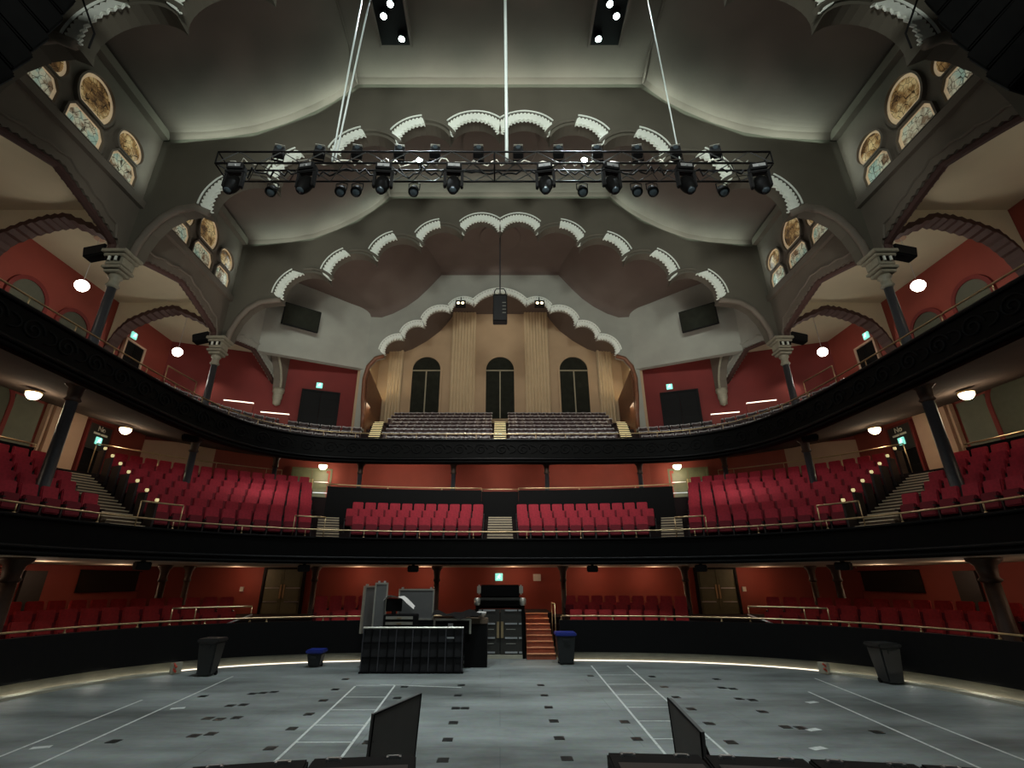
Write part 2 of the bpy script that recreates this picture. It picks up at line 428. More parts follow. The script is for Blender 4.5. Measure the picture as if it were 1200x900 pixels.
# fronts
def front(cv, name, z0, z1, extra):
    q = MB(); wall_along(q, cv.line(-cv.len, cv.len, 0, .3), z0, z1, .22)
    o = struct(q, name, 'black_paint')
    for nm, z, d, r, m in extra:
        h = MB(); h.tube(P3(cv.line(-cv.len, cv.len, d, .4), z), r, 8); h.build(nm, m, o, smooth=True)
    return o
front(B1, 'wall_balcony_front', 3.14, 4.1, [('moulding', 3.36, -.03, .05, 'black_metal'), ('moulding', 3.2, -.02, .06, 'black_paint'), ('moulding', 4.05, -.03, .05, 'black_paint')])
GF = front(GA, 'wall_gallery_front', 7.9, 9.15, [('moulding', 8.12, -.04, .07, 'black_metal'), ('moulding', 7.97, -.03, .06, 'black_paint'), ('moulding', 9.08, -.05, .06, 'black_metal')])
# cast scroll ornaments along the gallery front
def scroll(cx):
    m_ = MB()
    pts = []
    for i in range(26):
        t = i/25*3.4*PI; r = .30*(1-i/30)
        pts.append((r*math.cos(t)*1.15, -.03, r*math.sin(t)))
    m_.tube(pts, .028, 5)
    pts = [(.3*math.sin(a)+.4, -.03, -.26*math.cos(a)*.7) for a in [i/10*PI for i in range(11)]]
    m_.tube(pts, .024, 5)
    return m_
sp = scroll(0).build('scroll_ornament', 'black_matte', GF, smooth=True); me_scroll = sp.data
first = True; t = -GA.len+1
while t < GA.len-1:
    (p, nrm) = GA.at(t)
    o = sp if first else sp.copy()
    if not first: COL.objects.link(o); o.parent = GF
    first = False
    o.location = (p[0], p[1], 8.6); o.rotation_euler = (0, 0, math.atan2(nrm[1], nrm[0])-PI/2)
    t += 1.05
# parterre wall: black boarding over a recessed pale kick with a lit floor strip
def pwall(t0, t1, side):
    q = MB(); wall_along(q, PW.line(t0, t1, 0, .3), .27, 1.27, .16); o = struct(q, 'wall_parterre_'+side, 'black_matte')
    k = MB(); wall_along(k, PW.line(t0, t1, .1, .3), .0, .29, .1); k.build('kick_board', 'kerb_grey', o)
    l = MB(); wall_along(l, PW.line(t0, t1, .055, .3), .004, .03, .02); l.build('led_strip', 'led_white', o)
    return o
pwall(-PW.len, PW.t_of_x(-1.2), 'left'); pwall(PW.t_of_x(2.05), PW.len, 'right')
for sx in (-1, 1):   # warm LED glow on the floor below the curved side walls
    for tt in (10.6, 12.4, 14.2, 16.0, 17.8, 19.6):
        p, nr = PW.at(sx*tt, .0)
        o = light('AREA', 'kerb_led', (p[0], p[1], .3), 13, (1, .95, .8), None, 1.85, .06)
        v = Vector((-nr[0]*.9, -nr[1]*.9, -.3)).normalized(); xa = Vector((-nr[1], nr[0], 0)); ya = v.cross(xa)*-1
        o.rotation_euler = Matrix((xa, (-v).cross(xa), -v)).transposed().to_euler()

# ---- vaulted ceiling: one profile run along the hall, dipping to each arch
PR1 = [(0, 21.45), (5.85, 21.45), (6.2, 21.0), (6.7, 20.45), (7.4, 19.9), (8.4, 19.25), (9.5, 18.76), (10.6, 18.5), (11.6, 18.4), (12.5, 18.37), (13.3, 18.4)]
PR3 = [(0, 21.2), (3.85, 21.2), (4.2, 20.75), (4.7, 20.1), (5.3, 19.4), (6.0, 18.8), (6.8, 18.3), (7.5, 18.02), (9.0, 18.1), (11, 18.35), (13.3, 18.6)]
def prof_pts(pr):
    return [(-x, z) for x, z in reversed(pr)]+[(x, z) for x, z in pr[1:]]
def fine(pr):
    P = []
    pr = prof_pts(pr)
    for (a, b), (c, d) in zip(pr, pr[1:]):
        for k in range(4): P.append((a+(c-a)*k/4, b+(d-b)*k/4))
    P.append(pr[-1]); return P
F1 = fine(PR1); F3 = fine(PR3)
c = MB()
def cove(u): return .42*math.sqrt(max(0, 1-(1-min(u, 1))**2))
rows = []
def bay(y0, y1, FA, FB, cw=1.25):
    ys = [y0, y0+.02]+[y0+(y1-cw-y0)*i/6 for i in range(1, 7)]+[y1-cw*(1-i/8) for i in range(1, 9)]
    for y in ys:
        f_ = (y-y0)/(y1-y0); d = cove((y1-y)/cw)
        row = []
        for (a, b), (e, g) in zip(FA, FB): row.append((a+(e-a)*f_, y, b+(g-b)*f_+d))
        rows.append(row)
bay(-3, 8.0, F1, F1); bay(8.0, 13.9, F1, F1); bay(13.9, 20.2, F1, F1, .8); bay(20.2, 27.0, F1, F3, .5)
for a, b in zip(rows, rows[1:]): c.strip(a, b)
ceil = struct(c, 'ceiling', 'ceiling_paint', smooth=True)
md = ceil.modifiers.new('edges', 'EDGE_SPLIT'); md.split_angle = R(34)
for y, r in ((17.2, 1.75), (23.9, 1.2)):
    q = MB(); q.lathe([(r, 21.3), (r, 21.95), (.05, 21.95)] if False else [(r+.06, 21.95), (r+.06, 21.72), (r, 21.68), (.02, 21.68)], (0, y, 0), 48); q.build('ceiling_rose', 'ceiling_paint', ceil)
for sx in (-1, 1):
    for y0, y1 in ((-3, 13.9), (13.9, 20.2)):
        q = MB(); q.tube([(sx*5.86, y0, 21.84), (sx*5.86, y1-1.3, 21.84), (sx*5.86, y1-.02, 21.46)], .05, 6); q.build('rib_moulding', 'ceiling_paint', ceil)
        q = MB(); q.b2(min(sx*12.75, sx*13), max(sx*12.75, sx*13), y0, y1-.05, 18.28, 18.62); q.build('cornice', 'clerestory_paint', ceil)
q = MB(); 
for sx in (-1, 1): q.b2(min(sx*13.12, sx*18.4), max(sx*13.12, sx*18.4), -3, 28.3, 14.95, 15.15)
struct(q, 'ceiling_aisle', 'aisle_cream')
q = MB()
for sx in (-1, 1): q.prism([(sx*13, 23.75), (sx*8.25, 27.25), (sx*8.25, 28.5), (sx*13, 28.5)], lambda u, v, d: (u, v, d), 14.96, 15.14)
struct(q, 'ceiling_gallery_back', 'aisle_cream')

# added area lights along the arch tops, brightening the curved ends of the vault
def cove_fill_row(y, power, off=.5):
    segs = [((-5.7, 21.45), (0, 21.45)), ((0, 21.45), (5.7, 21.45))]
    for sx in (-1, 1): segs += [((sx*6.0, 21.25), (sx*7.4, 19.9)), ((sx*7.4, 19.9), (sx*9.6, 18.74)), ((sx*9.6, 18.74), (sx*12.4, 18.38))]
    for (xa, za), (xb, zb) in segs:
        L_ = math.dist((xa, za), (xb, zb)); t_ = Vector((xb-xa, 0, zb-za)).normalized(); n = Vector((-t_.z, 0, t_.x))
        if n.z < 0: n = -n
        d_ = (n+Vector((0, -.55, 0))).normalized(); xax = t_; yax = (-d_).cross(xax)
        o = light('AREA', 'cove_fill', ((xa+xb)/2-n.x*off, y-.12, (za+zb)/2-n.z*off), power*L_, (.76, 1, .86), None, L_, .05)
        o.rotation_euler = Matrix((xax, yax, -d_)).transposed().to_euler()
    for sx in (-1, 1):
        o = light('AREA', 'cove_fill', (sx*12.5, y-.15, 16.9), power*.9, (.86, 1, .9), (sx*13, y-.8, 16.9), .05, 2.2)
cove_fill_row(13.88, 8.0, .28); cove_fill_row(20.18, 5.0, .22)
# ---- scalloped transverse arches
def arc(p, q, rise, n=14, sgn=1):
    """points from p to q bulging to the left of travel by rise (rise>0)"""
    P = Vector(p); Q = Vector(q); m = (P+Q)/2; ch = (Q-P).length; nrm = Vector((-(Q-P).y, (Q-P).x)).normalized()*sgn
    r = (ch*ch/4+rise*rise)/(2*rise); cen = m+nrm*(rise-r)
    a0 = math.atan2(P.y-cen.y, P.x-cen.x); a1 = math.atan2(Q.y-cen.y, Q.x-cen.x)
    d = a1-a0
    while d > PI: d -= 2*PI
    while d < -PI: d += 2*PI
    if rise > ch/2: d = d-2*PI if d > 0 else d+2*PI
    return [(cen.x+r*math.cos(a0+d*i/n), cen.y+r*math.sin(a0+d*i/n)) for i in range(n+1)], cen, r, a0, d
def cut_ang(cen, ro, P, a_ref):
    """angle on the circle (cen, ro) where it meets the line through cusp P that fans out from the hall axis"""
    P = Vector(P); n = (P-Vector((0, 6.0))).normalized(); w_ = P-cen
    B = w_.dot(n); C_ = w_.dot(w_)-ro*ro; D = max(B*B-C_, 0); k = -B+math.sqrt(D); X = P+n*k-cen
    a = math.atan2(X.y, X.x)
    while a-a_ref > PI: a -= 2*PI
    while a-a_ref < -PI: a += 2*PI
    return a
def arch_trim(parent, p, q, rise, y, thick, part=(0, 1), teeth=12, band=.38, sgn=1, gap=.07, mold=.035):
    """white scalloped band that follows one lobe, on the stage side of the arch"""
    pts, cen, r, a0, d = arc(p, q, rise, 14, sgn)
    def pt(ro, f):
        if ro >= r: A = cut_ang(cen, ro, p, a0); B = cut_ang(cen, ro, q, a0+d)
        else: A = a0; B = a0+d
        a = A+(B-A)*(part[0]+(part[1]-part[0])*f); return (cen.x+ro*math.cos(a), cen.y+ro*math.sin(a))
    n = teeth*6; inner = []; outer = []
    for i in range(n+1):
        k = i % 6; zz = (0, .55, 1, 1, .55, 0)[k]
        inner.append(pt(r-.07*(1-zz)-.01, i/n)); outer.append(pt(r+band*.66+band*.22*abs(math.sin(PI*i/6)), i/n))
    m = MB(); m.prism(inner+outer[::-1], lambda u, v, dd: (u, dd, v), y-thick, y-.002)
    o = m.build('scallop_trim', 'trim_white', parent)
    z = MB(); zz = []
    for i in range(teeth*2+1):
        u, v = pt(r-.11+(.07 if i % 2 else -.02), i/(teeth*2)); zz.append((u, y-.03, v))
    z.tube(zz, .026, 5); z.build('zigzag_fringe', 'trim_white', o)
    t_ = MB(); t_.tube([(u, y-.05, v) for u, v in (pt(r+band+gap, i/24) for i in range(25))], mold, 6); t_.build('roll_moulding', 'trim_white', o)
    return o
SPR = [(10.95, 15.02), (11.5, 14.92), (12.0, 14.55), (12.35, 14.0), (12.55, 13.4), (12.62, 12.95)]
def big_arch(name, y, th, tips, m='arch_paint', rise=.43):
    lobes = [arc(tips[i], tips[i+1], rise*math.dist(tips[i], tips[i+1]), 14)[0] for i in range(len(tips)-1)]
    right = [p for L in lobes for p in L[:-1]]+[tips[-1]]+SPR+[(13.38, 12.95)]
    top = [(x, z) for x, z in PR1 if x > 0]
    outer = list(reversed([(x, z+.05) for x, z in top]))
    outer[0] = (13.38, outer[0][1])
    full = [(-x, z) for x, z in reversed(right)][:-1]+right
    poly = full+outer+[(-x, z) for x, z in reversed(outer)]
    q = MB(); q.prism(poly, lambda u, v, d: (u, d, v), y, y+th)
    a = struct(q, name, m)
    for sg in (1, -1):
        for i in range(len(tips)-1):
            p, r_ = tips[i], tips[i+1]
            part = (0, 1) if i == 0 else (.42, 1)
            if sg == 1: arch_trim(a, p, r_, rise*math.dist(p, r_), y, .07, part, teeth=10 if i else 16)
            else:
                arch_trim(a, (-p[0], p[1]), (-r_[0], r_[1]), rise*math.dist(p, r_), y, .07, part, teeth=10 if i else 16, sgn=-1)
            # plain dark roll on the inner half of each side lobe
            if i:
                P_, cen, rr, a0, d = arc((sg*p[0], p[1]), (sg*r_[0], r_[1]), rise*math.dist(p, r_), 14, sg)
                z = MB(); z.tube([(cen.x+(rr+.2)*math.cos(a0+d*.42*k/10), y-.03, cen.y+(rr+.2)*math.sin(a0+d*.42*k/10)) for k in range(11)], .09, 6)
                z.build('plain_moulding', m, a)
        z = MB(); z.tube([(sg*(x+.02), y-.06, zz) for x, zz in [tips[-1]]+SPR], .13, 8); z.build('springer_moulding', 'clerestory_paint', a, smooth=True)
    return a
T1 = [(0, 18.65), (1.95, 18.5), (4.0, 18.05), (6.15, 17.15), (8.25, 15.95), (10.4, 14.75)]
T2 = [(0, 19.15), (1.96, 18.9), (4.05, 18.17), (6.21, 17.3), (8.37, 16.14), (10.53, 15.05)]
big_arch('wall_arch_stage', 8.0, .5, T1)
big_arch('wall_arch_front', 13.9, .5, T1)
big_arch('wall_arch_middle', 20.2, .5, T2)
# ---- rear arch framing the upper niche
T3 = [(-.75+.75*0, 18.95)]
tips3 = [(0.0, 19.25), (1.68, 18.95), (3.18, 18.45), (4.75, 17.38), (6.0, 16.5), (7.1, 15.3)]
def rear_arch():
    y = 27.0; th = .35; rise = .34
    lob = [arc((-1.68, 18.95), (1.68, 18.95), .95, 18)[0]]
    right = []
    tp = tips3[1:]
    for i in range(len(tp)-1): right += arc(tp[i], tp[i+1], rise*math.dist(tp[i], tp[i+1]), 12)[0][:-1]
    right += [tp[-1]]+[(7.6, 15.15), (8.0, 14.6), (8.15, 13.8), (8.1, 12.6), (8.0, 11.6), (7.95, 10.6)]
    right += [(8.45, 10.6), (8.45, 14.5), (8.45, 18.3)]
    topc = [(x, z+.08) for x, z in PR3 if 0 < x <= 7.5]
    right += list(reversed(topc))
    full = [(-x, z) for x, z in reversed(right)]
    poly = lob[0]+right[1:]+full[:-1]
    q = MB(); q.prism(poly, lambda u, v, d: (u, d, v), y, y+th)
    a = struct(q, 'wall_arch_rear', 'arch_paint_pale')
    arch_trim(a, (-1.68, 18.95), (1.68, 18.95), .95, y, .07, (0, 1), teeth=20, band=.24, gap=.03, mold=.045)
    for sg in (1, -1):
        for i in range(len(tp)-1):
            arch_trim(a, (sg*tp[i][0], tp[i][1]), (sg*tp[i+1][0], tp[i+1][1]), rise*math.dist(tp[i], tp[i+1]), y, .07, (0, 1), teeth=11, band=.24, sgn=sg, gap=.03, mold=.045)
        z = MB(); z.tube([(sg*x, y-.04, zz) for x, zz in [(7.1, 15.3), (7.6, 15.15), (8.0, 14.6), (8.15, 13.8), (8.1, 12.6), (8.0, 11.6), (7.95, 10.7)]], .13, 8); z.build('jamb_moulding', 'wood_brown', a, smooth=True)
    return a
rear_arch()
for sg, nm in ((-1, 'left'), (1, 'right')):     # canted walls either side of the rear arch
    q = MB(); A = (sg*13.0, 23.5); B = (sg*8.1, 27.05)
    vs = []
    for (x, y), zb in ((A, 14.0), (B, 14.45)):
        for dx in (0, .3): vs += [(x+sg*dx*.6, y+dx, zb), (x+sg*dx*.6, y+dx, 19.2)]
    q.add(vs, [(0, 1, 5, 4), (2, 6, 7, 3), (0, 4, 6, 2), (1, 3, 7, 5), (0, 2, 3, 1), (4, 5, 7, 6)])
    struct(q, 'wall_canted_'+nm, 'arch_paint_pale')

# ---- clerestory walls with arcade arches
WIN = 0
def clerestory(sx, y0, y1, zt=18.6, wins=True, m_='clerestory_paint'):
    mid = (y0+y1)/2; hw = (y1-y0)/2-.3
    N = 44; bot = []
    for i in range(N+1):
        t_ = -1+2*i/N; z = 13.2+.85*(1-abs(t_))**.8+(.07 if i % 2 else 0)
        bot.append((mid+t_*hw, z))
    poly = [(y0, zt), (y0, 12.95), (y0+.28, 12.95)]+bot+[(y1-.28, 12.95), (y1, 12.95), (y1, zt)]
    q = MB(); q.prism(poly, lambda u, v, d: (sx*d, u, v), 13.0, 13.4)
    o = struct(q, 'wall_clerestory_'+('left' if sx < 0 else 'right'), m_)
    t_ = MB(); t_.tube([(sx*13.2, y0+.3, 12.95)]+[(sx*13.2, u, v) for u, v in bot[::2]]+[(sx*13.2, y1-.3, 12.95)], .13, 8); t_.build('soffit_fringe', 'soffit_maroon', o)
    t_ = MB(); t_.tube([(sx*12.98, y0+.5, 13.3)]+[(sx*12.98, u, v+.32) for u, v in bot[2:-2:3]]+[(sx*12.98, y1-.5, 13.3)], .05, 6); t_.build('arch_moulding', m_, o)
    if wins:
        l = MB(); l.b2(min(sx*12.84, sx*13.0), max(sx*12.84, sx*13.0), y0, y1, 15.0, 15.28); l.build('sill_ledge', 'clerestory_paint', o)
    return o
def stained(sx, yc, wd, H):
    """horseshoe-headed stained glass window: clipped lower panel, round upper panel"""
    global WIN; WIN += 1
    z0 = 15.36; zs = z0+.45; zl = z0+.72
    r = wd*.5; hz = (H-(zl-z0))/2; zc = zl+hz
    low = [(yc-wd/2, z0), (yc+wd/2, z0), (yc+wd/2, zs), (yc+wd/2-.2, zl), (yc-wd/2+.2, zl), (yc-wd/2, zs)]
    up = []
    for i in range(33):
        a = -PI/2+.75+(2*PI-1.5)*i/32
        up.append((yc+r*math.cos(a), zc+hz*math.sin(a)))
    fnx = lambda u, v, d: (sx*d, u, v)
    def ring(poly, w_):
        cy = sum(p[0] for p in poly)/len(poly); cz = sum(p[1] for p in poly)/len(poly)
        return [(cy+(p[0]-cy)*(1+w_/abs(wd)), cz+(p[1]-cz)*(1+w_/abs(wd))) for p in poly]
    root = MB()
    for poly in (low, up):
        n = len(poly); o_ = ring(poly, .14)
        vs = [(sx*12.86, *p) for p in poly]+[(sx*12.86, *p) for p in o_]+[(sx*13.0, *p) for p in poly]+[(sx*13.0, *p) for p in o_]
        fs = []
        for i in range(n):
            j = (i+1) % n
            fs += [(i, j, n+j, n+i), (n+i, n+j, 3*n+j, 3*n+i), (i, 2*n+i, 2*n+j, j)]
        root.add(vs, fs)
    w_ = struct(root, 'window_%d' % WIN, 'clerestory_paint')
    g = MB(); g.prism(low, fnx, 12.965, 12.995); g.build('lower_pane', 'stained_teal', w_)
    g = MB(); g.prism(up, fnx, 12.965, 12.995); g.build('upper_pane', 'stained_amber', w_)
    b = MB()
    for poly in (low, up):
        cy = sum(p[0] for p in poly)/len(poly); cz = sum(p[1] for p in poly)/len(poly)
        inn = [(cy+(p[0]-cy)*.82, cz+(p[1]-cz)*.82) for p in poly]; n = len(poly)
        b.add([(sx*12.955, *p) for p in poly]+[(sx*12.955, *p) for p in inn], [(i, (i+1) % n, n+(i+1) % n, n+i) for i in range(n)])
    b.build('border_pane', 'stained_border', w_, fix=False)
for sx in (-1, 1):
    for y0, y1 in ((1.7, 8.0), (8.0, 13.9), (13.9, 20.2)): clerestory(sx, y0, y1)
    clerestory(sx, 20.2, 26.6, 18.6, False, 'arch_paint_pale')
    for yc, wd, H in ((9.42, 1.1, 1.75), (11.03, 1.36, 2.3), (12.67, 1.14, 1.75), (15.9, 1.1, 1.75), (17.5, 1.36, 2.3), (19.1, 1.14, 1.75)): stained(sx, yc, wd, H)
    # transverse ribs across the side aisles
    for y in (8.0, 13.9, 20.2):
        bot = [(13.0, 12.9), (13.3, 13.35), (13.7, 13.72), (14.5, 14.2), (15.55, 14.66), (16.2, 14.56), (16.9, 14.3), (17.6, 13.9), (18.0, 13.3), (18.28, 12.5)]
        poly = [(sx*x, z) for x, z in bot+[(18.28, 15.0), (13.0, 15.0)]]
        q = MB(); q.prism(poly, lambda u, v, d: (u, d, v), y, y+.5); o = struct(q, 'wall_aisle_rib_'+('left' if sx < 0 else 'right'), 'aisle_cream')
        P = []
        for (a, b), (c_, d_) in zip(bot, bot[1:]):
            for k in range(5): P.append((a+(c_-a)*k/5, b+(d_-b)*k/5))
        P.append(bot[-1])
        up_ = [(x, z+.09+(.07 if i % 2 else 0)) for i, (x, z) in enumerate(P)]
        dn = [(x, z-.05-(.06 if i % 2 else 0)) for i, (x, z) in enumerate(P)]
        t_ = MB(); t_.prism([(sx*x, z) for x, z in up_+dn[::-1]], lambda u, v, d: (u, d, v), y-.05, y+.55)
        t_.build('scalloped_soffit', 'soffit_maroon', o)

# ---- upper niche behind the rear arch
q = MB(); q.b2(-8.6, 8.6, 31.0, 31.3, 10, 21.5); NB = struct(q, 'wall_niche_back', 'niche_cream')
NP = [(0, 20.6), (3.35, 20.6), (3.7, 20.0), (4.3, 19.2), (5.2, 18.4), (6.2, 17.75), (7.0, 17.45), (8.7, 17.35)]
q = MB(); FN = prof_pts(NP)
q.strip([(x, 27.35, z) for x, z in FN], [(x, 31.0, z) for x, z in FN]); struct(q, 'ceiling_niche', 'ceiling_paint')
for sx, nm in ((-1, 'left'), (1, 'right')):
    q = MB(); q.b2(min(sx*8.45, sx*8.7), max(sx*8.45, sx*8.7), 27.3, 31.2, 10, 18.4); NW = struct(q, 'wall_niche_'+nm, 'niche_cream')
    q = MB(); vs = []
    for y, zt in ((27.4, 14.55), (30.95, 13.95)):
        vs += [(sx*8.0, y, 10.5), (sx*8.0, y, zt), (sx*8.3, y, zt), (sx*8.3, y, 10.5)]
    q.add(vs, [(0, 1, 5, 4), (1, 2, 6, 5), (2, 3, 7, 6), (0, 3, 2, 1), (4, 5, 6, 7), (0, 4, 7, 3)])
    q.build('side_panel', 'wood_brown', NW)
    q = MB(); q.tube([(sx*8.12, 27.5, 14.6), (sx*8.12, 30.9, 14.02)], .045, 6); q.build('led_strip', 'led_warm', NW)
    light('AREA', 'niche_led', (sx*8.33, 29.2, 14.35), 24, (1, .86, .62), (sx*7.6, 29.4, 18), .2, 3.0)
    # fluted pilasters
    for x0, x1, z1 in ((1.72, 3.42, 20.6), (6.75, 7.75, 17.6)):
        p = MB(); xs = [x0+(x1-x0)*i/40 for i in range(41)]
        nfl = 8 if x1-x0 > 1.2 else 5
        yy = [30.84-.07*abs(math.sin(PI*nfl*(x-x0)/(x1-x0)))-.10 for x in xs]
        A = [(sx*x, y, 12.2) for x, y in zip(xs, yy)]; B = [(sx*x, y, z1-.02) for x, y in zip(xs, yy)]
        p.strip(A, B); p.b2(min(sx*x0, sx*x1), max(sx*x0, sx*x1), 30.84, 31.0, 12.2, z1-.02)
        p.build('fluted_pilaster', 'pilaster_cream', NB)
WN = 20
for xc in (-5.1, 0, 5.1):
    WN += 1; r = .97; zt = 17.1-r; wd = MB()
    out = [(xc-r-.14, 12.6), (xc-r-.14, zt)]+[(xc-(r+.14)*math.cos(PI*i/20), zt+(r+.14)*math.sin(PI*i/20)) for i in range(1, 20)]+[(xc+r+.14, zt), (xc+r+.14, 12.6)]
    inn = [(xc-r, 12.6), (xc-r, zt)]+[(xc-r*math.cos(PI*i/20), zt+r*math.sin(PI*i/20)) for i in range(1, 20)]+[(xc+r, zt), (xc+r, 12.6)]
    wd.prism(out+inn[::-1], lambda u, v, d: (u, d, v), 30.86, 31.0)
    wf = struct(wd, 'window_%d' % WN, 'niche_cream')
    g = MB(); g.prism(inn, lambda u, v, d: (u, d, v), 30.95, 30.99); g.build('glass', 'glass_dark', wf)
    b = MB(); b.b2(xc-r, xc+r, 30.9, 30.96, zt-.1, zt-.02); b.b2(xc-.04, xc+.04, 30.9, 30.96, 12.6, zt-.05); b.build('mullion', 'window_frame', wf)
light('AREA', 'niche_downlight', (0, 28.6, 20.3), 15, (1, .86, .66), (0, 30.6, 13), 3.5, .8)

# ---- gallery floor inside the niche and its lit steps
q = MB()
for k in range(3, 8): q.b2(-8.3, 8.3, 24.0+.8*k, 31.0, 9.4, 8.65+.46*k)
struct(q, 'floor_niche', 'carpet_dark')
# ---- recesses, panels and doors on the side walls
def side_arch(sx, y, r, zt, zb, n):
    poly = [(y-r, zb), (y+r, zb)]+[(y+r*math.cos(PI*i/18), zt-r+r*math.sin(PI*i/18)) for i in range(19)]
    o_ = [(y-r-.16, zb), (y+r+.16, zb)]+[(y+(r+.16)*math.cos(PI*i/18), zt-r+(r+.16)*math.sin(PI*i/18)) for i in range(19)]
    q = MB(); nn = len(poly)
    q.add([(sx*18.2, *p) for p in poly]+[(sx*18.2, *p) for p in o_]+[(sx*18.3, *p) for p in poly]+[(sx*18.3, *p) for p in o_],
          sum([[(i, (i+1) % nn, nn+(i+1) % nn, nn+i), (nn+i, nn+(i+1) % nn, 3*nn+(i+1) % nn, 3*nn+i), (i, 2*nn+i, 2*nn+(i+1) % nn, (i+1) % nn)] for i in range(nn)], []))
    w_ = struct(q, 'window_%d' % n, 'wall_red_dark')
    g = MB(); g.prism(poly, lambda u, v, d: (sx*d, u, v), 18.24, 18.29); g.build('pane', 'recess_pane', w_)
mat('recess_pane', (92, 94, 82), .06, var=.05)
n_ = 30
for sx in (-1, 1):
    for y, r, zt, zb in ((16.15, .72, 13.4, 10.6), (18.35, .72, 13.25, 10.6), (16.15, .85, 9.5, 5.5)):
        n_ += 1; side_arch(sx, y, r, zt, zb, n_)

# ---- doors (setting)
DN = 0
def double_door(c, wd, ht, rz, m, fittings=True, frame='door_dark', kind_hi=None):
    global DN; DN += 1
    root = empty('door_%d' % DN, c, rz=rz); root['kind'] = 'structure'
    f = MB(); t = .1
    f.b2(-wd/2-t, -wd/2, -.1, .06, 0, ht+t); f.b2(wd/2, wd/2+t, -.1, .06, 0, ht+t); f.b2(-wd/2, wd/2, -.1, .06, ht, ht+t)
    f.build('door_frame', frame, root, local=True)
    for s_ in (-1, 1):
        l = MB(); x0, x1 = (-wd/2, -.008) if s_ < 0 else (.008, wd/2)
        l.b2(x0, x1, -.04, .02, .01, ht)
        for z0, z1 in ((.12, .55), (.68, 1.12), (1.25, 1.7), (1.82, ht-.1)):
            if z1 > z0+.1: l.b2(x0+.1, x1-.1, -.055, -.03, z0, z1)
        L = l.build('door_leaf', m, root, local=True)
        if fittings:
            h = MB(); h.b2(*(sorted((s_*.03, s_*.11))), -.085, -.04, .75, 1.35); h.build('pull_plate', 'brass', L, local=True)
            for z in (.62, 1.2):
                h = MB(); h.b2(*(sorted((s_*.16, s_*(wd/2-.06)))), -.075, -.05, z-.018, z+.018); h.build('rail_bar', 'chrome', L, local=True)
    return root
double_door((-10.05, 24.42, 1.05), 1.75, 2.0, 0, 'door_green')
double_door((10.05, 24.42, 1.05), 1.75, 2.0, 0, 'door_green')
double_door((-10.35, 26.7, 6.38), 1.9, 1.85, R(16), 'door_green', frame='door_green')
double_door((10.35, 26.7, 6.38), 1.9, 1.85, R(-16), 'door_green', frame='door_green')
double_door((-10.6, 26.95, 10.7), 1.95, 2.2, R(20), 'door_dark', False)
double_door((10.6, 26.95, 10.7), 1.95, 2.2, R(-20), 'door_dark', False)
